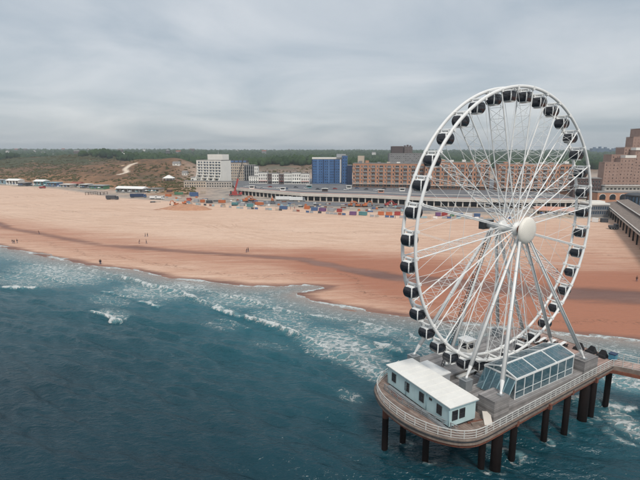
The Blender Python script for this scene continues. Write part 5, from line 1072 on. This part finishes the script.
def stack(px, py, kind, which):
    x, y, z = gr(px, py, 3)
    if kind == 0:
        t_ = thing('timber_stack', 'low timber stack on the building site, %s timber stack' % which, 'timber stack', (x, y, z), rnd.uniform(-.4, .4), 'timber stacks')
        for i in range(3): m_ = MB(); m_.bx(-2.2 + .1 * i, 2.2 - .15 * i, -.8, .8, .05 + i * .5, .5 + i * .5, rnd.choice(['beige_wall', 'pale_concrete', 'fascia_timber'])); m_.build('bundle', t_)
        m_ = MB(); m_.bx(-1.5, -1.2, -.9, .9, -.3, .05, 'bark'); m_.bx(1.2, 1.5, -.9, .9, -.3, .05, 'bark'); m_.build('bearer', t_)
    elif kind == 1:
        t_ = thing('pipe_stack', 'small pipe stack on the building site, %s pipe stack' % which, 'pipe stack', (x, y, z), rnd.uniform(-.4, .4), 'pipe stacks'); c_ = rnd.choice(['dark_steel', 'blue_paint', 'rust', 'grey_steel'])
        for i, (a_, b_) in enumerate(((-.7, .35), (0, .35), (.7, .35), (-.35, .95), (.35, .95))): m_ = MB(); m_.tube((-2.6, a_, b_), (2.6, a_, b_), .34, c_, n=10); m_.build('pipe', t_)
    else:
        t_ = thing('pallet_load', 'wrapped pallet load on the building site, %s pallet load' % which, 'pallet load', (x, y, z), rnd.uniform(-.4, .4), 'pallet loads'); c_ = rnd.choice(['white_paint', 'blue_trim', 'orange_paint', 'concrete', 'roof_red', 'grey_paint', 'beige_wall'])
        m_ = MB(); m_.bx(-1.1, 1.1, -.8, .8, .16, 1.5, c_); m_.bx(-.9, .7, -.7, .7, 1.5, 1.9, c_); m_.build('load', t_); m_ = MB(); m_.bx(-1.2, 1.2, -.9, .9, -.2, .16, 'bark'); m_.build('pallet', t_)
    t_.scale = (.72, .72, .66)
cnt = [0, 0, 0]
for px in sorted(rnd.uniform(150, 412) for i in range(130)):
    e_ = max(0, px - 190) * .052; kd = rnd.randrange(3); cnt[kd] += 1
    stack(px, rnd.uniform(196.5, 203.5) + e_ * (1.0 if px < 330 else .95), kd, 'leftmost' if cnt[kd] == 1 else nth(cnt[kd]) + ' from the left')
for i, (px, py, c_, lab) in enumerate(((252, 188.6, 'white_wall', 'white kiosk on the boulevard above the white trailers'), (283, 190.4, 'canvas_white', 'pale kiosk on the boulevard above the second trailer'), (309, 187.8, 'teal_paint', 'teal kiosk on the boulevard left of the blue hotel'), (325, 191.4, 'brown_brick', 'brown kiosk on the boulevard below the blue hotel'), (349, 188.5, 'white_wall', 'white kiosk below the dark blue block'), (381, 192.8, 'pink_roof', 'pink kiosk on the boulevard below the brick flats'), (402, 191.0, 'white_wall', 'white kiosk on the boulevard by the left wheel rim'))):
    x, y = at(px, py, ZT); t_ = thing('kiosk', lab, 'kiosk', (x, y, ZT), rnd.uniform(-.2, .2), 'kiosks on the boulevard')
    m_ = MB(); m_.bx(-2.4, 2.4, -1.5, 1.5, 0, 2.5, c_); m_.build('walls', t_); m_ = MB(); m_.bx(-2.8, 2.8, -2.1, 1.7, 2.5, 2.75, 'white_wall'); m_.build('roof', t_); m_ = MB(); m_.bx(-1.8, 1.8, -1.55, -1.5, 1.0, 2.2, 'window_dark'); m_.build('hatch', t_)
for lab, off0, off1, mname in (('pale paving along the boulevard parapet', .6, 9.0, 'pale_concrete'), ('reddish paved cycle path on the boulevard', 15.0, 19.0, 'pink_roof'), ('pale paved middle strip of the boulevard', 40.0, 46.0, 'concrete')):
    V = []
    for x, y in loc_: V += [(x, y + off0, 0), (x, y + off1, 0)]
    m_ = MB(); m_.add(V, [(2*i, 2*i+2, 2*i+3, 2*i+1) for i in range(len(V) // 2 - 1)], mname); tag(m_.build('pavement', None, (gx, gy, ZT + .004)), lab, 'pavement', kind='structure')
# ---- beach pavilions at the left
def beach_pavilion(label, px0, px1, py, ht, wall, roof, flat=False, terr=True):
    x, y, z = gr((px0 + px1) / 2, py, 3); Wd = xat(px1, py, y) - xat(px0, py, y)
    t_ = thing('beach_pavilion', label, 'beach pavilion', (x, y, z), COAST * .55, 'beach pavilions along the dunes')
    m_ = MB(); k = max(2, int(Wd / 4)); H = ht
    facade(m_, Wd, H, [((i + .15) * Wd / k, (i + .85) * Wd / k) for i in range(k)], [(.9, H - .5)], wall, -1.5); m_.bx(0, Wd, .5, 9, -1.5, H - .1, wall)
    for i, c_ in enumerate(m_.v): m_.v[i] = (c_[0] - Wd / 2, c_[1], c_[2])
    m_.build('wall', t_)
    for i in range(k): put('window', win_mesh(.7 * Wd / k, H - 1.4, 'white_wall', 'window_dark', 'plain'), t_, ((i + .5) * Wd / k - Wd / 2, .2, .9))
    m_ = MB(); a_, b_ = -Wd / 2 - .6, Wd / 2 + .6
    if flat: m_.bx(a_, b_, -1.2, 9.6, H + .004, H + .4, roof)
    else: m_.add([(a_, -1.2, H), (b_, -1.2, H), (b_, 9.6, H), (a_, 9.6, H), (a_, 4.2, H + 2.0), (b_, 4.2, H + 2.0)], [(0,1,5,4), (2,3,4,5), (0,4,3), (1,2,5), (3,2,1,0)], roof)
    m_.build('roof', t_)
    if terr:
        m_ = MB(); m_.bx(-Wd/2 - 1, Wd/2 + 1, -8, -.02, -1, .25, 'beige_wall'); m_.build('terrace_deck', t_)
        for i in range(4): xx = -Wd/2 + Wd * (i + .5) / 4; m_ = MB(); m_.tube((xx, -4.5, .25), (xx, -4.5, 2.6), .05, 'white_paint', n=5); m_.lathe([(1.6, 2.35), (.05, 2.95)], rnd.choice(['canvas_white', 'grey_paint', 'blue_paint', 'teal_paint']), 8, c=(xx, -4.5, 0)); m_.build('parasol', t_)
    return t_
for a_ in (('grey pavilion with blue windows at the far left edge', -6, 5, 184.0, 5, 'blue_trim', 'grey_paint', True), ('large white-roofed pavilion near the left edge', 5, 20, 185.2, 5.5, 'white_wall', 'canvas_white', False), ('dark low pavilion right of the large white roof', 17, 27, 186.2, 3.6, 'dark_wall', 'roof_grey', True), ('teal pavilion with white roof at the dune foot', 33, 45, 186.2, 5.5, 'teal_paint', 'canvas_white', False), ('dark blue pavilion right of the teal one', 46, 58, 186.8, 4.6, 'blue_paint', 'blue_trim', True),
           ('grey pavilion with flat white roof left of the dark shed', 59.5, 71, 188.2, 4.0, 'concrete', 'white_wall', True), ('beige pavilion with red roof above the grey one', 70, 80, 187.4, 4, 'beige_wall', 'roof_red', False), ('dark shed left of the green pavilion', 79.5, 88, 188.4, 4.2, 'dark_wall', 'white_wall', True), ('green pavilion with pale roof by the bare poles', 88.5, 105, 189.4, 4.0, 'green_paint', 'grey_paint', True), ('very long pavilion with white roof behind the two trucks', 114, 145, 193.2, 4.4, 'grey_wall', 'canvas_white', False), ('small brown pavilion right of the long white roof', 147, 160, 192.6, 3.6, 'beige_wall', 'roof_grey', True)):
    beach_pavilion(*a_)
for i, px in enumerate((87, 91, 95.5, 99, 102, 106)):
    x, y, z = gr(px, 195.0 - .3 * (i % 3), 3); t_ = thing('beach_hut_frame', 'bare timber hut frame on the sand, %s from the left' % (nth(i + 1) if i else 'first'), 'hut frame', (x, y, z), rnd.uniform(-.3, .3), 'bare hut frames')
    for a_ in (-1, 1):
        for b_ in (-1, 1): m_ = MB(); m_.bx(a_ * 1.2 - .1, a_ * 1.2 + .1, b_ - .1, b_ + .1, -.3, 2.4, 'bark'); m_.build('post', t_)
    m_ = MB(); m_.bx(-1.4, 1.4, -1.2, 1.2, 2.4, 2.55, 'bark'); m_.build('roof_frame', t_)
# pink roofed pavilion and bush behind the wheel
h = beach_pavilion('broad pink-roofed beach pavilion seen through the right of the wheel', 537, 573, 216.4, 3.6, 'beige_wall', 'pink_roof', False)
for i, (px, py) in enumerate(((572.5, 212.5), (583, 204.5))):
    x, y, z = gr(px, py, 4); t_ = thing('bush', ['green bush right of the pink roof behind the wheel', 'green bush by the boulevard behind the right rim'][i], 'bush', (x, y, z), 0, 'bushes behind the wheel')
    m_ = MB(); m_.tube((0, 0, -.3), (.1, 0, 2.2), .14, 'bark', r1=.06)
    for k in range(5): a_ = k * 1.3; m_.tube((.05, 0, 1.0), (1.1 * math.cos(a_), 1.1 * math.sin(a_), 2.6), .07, 'bark', r1=.02, n=5)
    m_.build('trunk', t_); m_ = MB()
    for k in range(420):
        u = Vector((rnd.gauss(0, 1), rnd.gauss(0, 1), rnd.gauss(0, 1))).normalized() * (rnd.random() ** .4); c_ = Vector((u.x * 2.0, u.y * 2.0, 2.6 + u.z * 1.6)); e1 = Vector((rnd.gauss(0, 1), rnd.gauss(0, 1), rnd.gauss(0, .6))).normalized() * .32; e2 = e1.orthogonal().normalized() * .26
        m_.quad([c_ - e1, c_ - e2, c_ + e1, c_ + e2], 'bush_leaf')
    m_.build('crown', t_)
# sand heap
x, y, z = gr(184, 210, 2); V, F = [], []
hx = np.linspace(-1, 1, 61); hy = np.linspace(-1, 1, 31); gx_, gy_ = np.meshgrid(hx, hy)
hh = np.clip(1 - (gx_ ** 2 + gy_ ** 2), 0, 1) ** 1.2 * (.35 + 1.1 * fbm(gx_ * 5 + 9, gy_ * 3 + 4, 4)) * 3.6
m_ = MB(); mat('heap_sand', (0.40, 0.20, 0.12), 0.95, col2=(0.50, 0.28, 0.175), scale=.4, bump=.5)
m_.add([(a_ * 21, b_ * 9, c_ - .12) for a_, b_, c_ in zip(gx_.ravel(), gy_.ravel(), hh.ravel())], [(j * 61 + i, j * 61 + i + 1, (j + 1) * 61 + i + 1, (j + 1) * 61 + i) for j in range(30) for i in range(60)], 'heap_sand', True)
o = m_.build('sand_heap', None, (x, y + 6, z), COAST * .5); tag(o, 'long brown heap of dug sand below the hotel', 'sand heap')
# ---- the long pier at the right
PA, PB2 = Vector((*at(608, 206, 9.0), 0)), Vector((*at(640, 232, 9.0), 0)); dr = (PB2 - PA).normalized(); nr_ = Vector((-dr.y, dr.x, 0))
lp = thing('long_pier', 'long brown roofed pier leaving the beach at the right edge', 'pier', (PA.x, PA.y, 0), math.atan2(dr.y, dr.x))
LP = 215.0
rbox(lp, 'deck', -25, LP, 0, 16, 7.3, 8.0, 'concrete')
m_ = MB(); m_.add([(-22, .2, 9.0), (LP, .2, 9.0), (LP, 6.6, 10.1), (-22, 6.6, 10.1), (-22, .2, 8.85), (LP, .2, 8.85), (LP, 6.6, 9.9), (-22, 6.6, 9.9)], [(0,1,2,3), (7,6,5,4), (0,4,5,1), (2,6,7,3), (0,3,7,4), (1,5,6,2)], 'fascia_timber'); m_.build('lower_roof', lp)
rbox(lp, 'roof_edge', -22.2, LP, -.1, .19, 8.8, 9.12, 'white_wall')
rbox(lp, 'upper_wall', -18, LP, 6.7, 7.0, 9.9, 11.2, 'brown_brick'); rbox(lp, 'upper_edge', -18.2, LP, 6.4, 6.69, 11.0, 11.4, 'white_wall')
m_ = MB(); m_.add([(-18, 6.75, 11.25), (LP, 6.75, 11.25), (LP, 12.8, 12.2), (-18, 12.8, 12.2), (-18, 6.75, 11.21), (LP, 6.75, 11.21), (LP, 12.8, 12.0), (-18, 12.8, 12.0)], [(0,1,2,3), (7,6,5,4), (0,4,5,1), (2,6,7,3), (0,3,7,4), (1,5,6,2)], 'fascia_timber'); m_.build('upper_roof', lp)
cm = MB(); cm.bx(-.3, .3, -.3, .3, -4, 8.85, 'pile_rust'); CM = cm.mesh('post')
for i in range(24):
    for y in (.8, 12): put('post', CM, lp, (-18 + i * 9.6, y, 0))
# ---- people on the sand
def person_mesh(kind):
    st_ = {'stand': 0.10, 'walk': 0.26, 'stoop': 0.16}[kind]; lean = 0.22 if kind == 'stoop' else 0.03
    V = [(0, 0, .95), (0, -lean * .5, 1.2), (0, -lean, 1.42), (0, -lean * 1.05, 1.52), (0, -lean * 1.15, 1.63), (0, -lean * 1.2, 1.76),
         (.19, -lean, 1.40), (.25, -lean + .05, 1.12), (.23, -lean - .08, .88), (-.19, -lean, 1.40), (-.25, -lean - .05, 1.12), (-.23, -lean - .12, .88),
         (.10, 0, .90), (.11, -st_ * .5, .50), (.11, -st_ * .6, .08), (.11, -st_ * .6 - .16, .04), (-.10, 0, .90), (-.11, st_ * .35, .50), (-.11, st_ * .9, .08), (-.11, st_ * .9 - .16, .04)]
    E = [(0,1),(1,2),(2,3),(3,4),(4,5),(2,6),(6,7),(7,8),(2,9),(9,10),(10,11),(0,12),(12,13),(13,14),(14,15),(0,16),(16,17),(17,18),(18,19)]
    Rd = [.15,.16,.15,.06,.10,.08,.075,.055,.045,.075,.055,.045,.10,.075,.05,.04,.10,.075,.05,.04]
    me = bpy.data.meshes.new('person_body'); me.from_pydata(V, E, []); o = bpy.data.objects.new('tmp', me); COL.objects.link(o)
    md = o.modifiers.new('skin', 'SKIN')
    for i, r in enumerate(Rd): me.skin_vertices[0].data[i].radius = (r, r * (.72 if i in (0, 1, 2) else 1))
    me.skin_vertices[0].data[0].use_root = True
    s_ = o.modifiers.new('sub', 'SUBSURF'); s_.levels = s_.render_levels = 1
    ev = o.evaluated_get(bpy.context.evaluated_depsgraph_get()); m2 = bpy.data.meshes.new_from_object(ev); bpy.data.objects.remove(o); return m2
PM_ = {k: person_mesh(k) for k in ('stand', 'walk', 'stoop')}
hm = MB(); hm.lathe([(.01, .13), (.07, .12), (.115, .06), (.12, 0), (.10, -.06)], 'cloth_dark', 12); HAIR = hm.mesh('hair')
def person(label, px, py, kind='walk', top='cloth_dark', rz=0.0, sc=1.0):
    x, y, z = gr(px, py, 1); me = PM_[kind].copy(); me.materials.clear()
    for k in (top, 'cloth_blue', 'skin'): me.materials.append(MATS[k])
    for p in me.polygons: zc_ = p.center.z; p.material_index = 2 if zc_ > 1.5 or (abs(p.center.x) > .2 and zc_ < .92 and zc_ > .8) else (0 if zc_ > .9 else 1); p.use_smooth = True
    o = put('person', me, None, (x, y, z - .02), rz); o.scale = (sc,) * 3; tag(o, label, 'person', 'people on the beach')
    h_ = put('hair', HAIR, o, (0, -.035 if kind != 'stoop' else -.26, 1.74)); return o
for a_ in (('person in dark clothes, leftmost of the trio by the left edge surf', 12.6, 243.2, 'walk'), ('person in dark clothes in the middle of the trio by the left surf', 14.2, 243.6, 'stand'), ('person walking on the right of the trio by the left surf', 17.2, 243.0, 'walk'), ('lone person standing in the wet gully at the left', 39.3, 234.2, 'stoop', 'cloth_brown'), ('left person of the close pair at the edge of the surf', 100.0, 264.0, 'stoop'), ('right person of the close pair at the edge of the surf', 100.9, 264.0, 'stand'),
           ('left person of the upper couple beyond the gully', 145.3, 236.8, 'walk'), ('right person of the upper couple beyond the gully', 147.6, 236.6, 'stand'), ('stooping person left below the upper couple', 139.2, 243.8, 'stoop', 'cloth_brown'), ('person walking right below the upper couple', 146.5, 243.8, 'walk'), ('left person of the couple near the beach centre', 246.4, 252.4, 'stoop'), ('right person of the couple near the beach centre', 248.2, 252.0, 'walk'),
           ('person standing on the red sand at the right picture edge', 636.5, 281.5, 'stand', 'cloth_brown'), ('person on the sand seen between the right wheel rims', 556.5, 274.0, 'walk', 'cloth_brown'), ('person alone on the sand left of the wheel rim', 395.2, 218.4, 'stand'), ('left worker in red by the blue container', 290.5, 209.4, 'walk', 'red_paint'), ('right worker in red by the blue container', 294.6, 209.2, 'stand', 'red_paint')):
    person(*a_, rz=rnd.uniform(0, 6.28), sc=rnd.uniform(1.0, 1.12))

# ---- the hazy sea air
hz = MB(); hz.bx(-8000, 8000, -3200, 7500, -12, 110, 'white_wall'); o = hz.build('haze'); o.data.materials.clear()
mh = bpy.data.materials.new('haze_air'); mh.use_nodes = True; tn = mh.node_tree; tn.nodes.clear()
vo = tn.nodes.new('ShaderNodeVolumePrincipled'); vo.inputs['Color'].default_value = (0.88, 0.95, 1.0, 1); vo.inputs['Density'].default_value = 0.00015; vo.inputs['Anisotropy'].default_value = 0.2
mo = tn.nodes.new('ShaderNodeOutputMaterial'); tn.links.new(vo.outputs[0], mo.inputs['Volume']); o.data.materials.append(mh)
tag(o, 'thin bluish haze over sea and land', 'haze', kind='stuff')
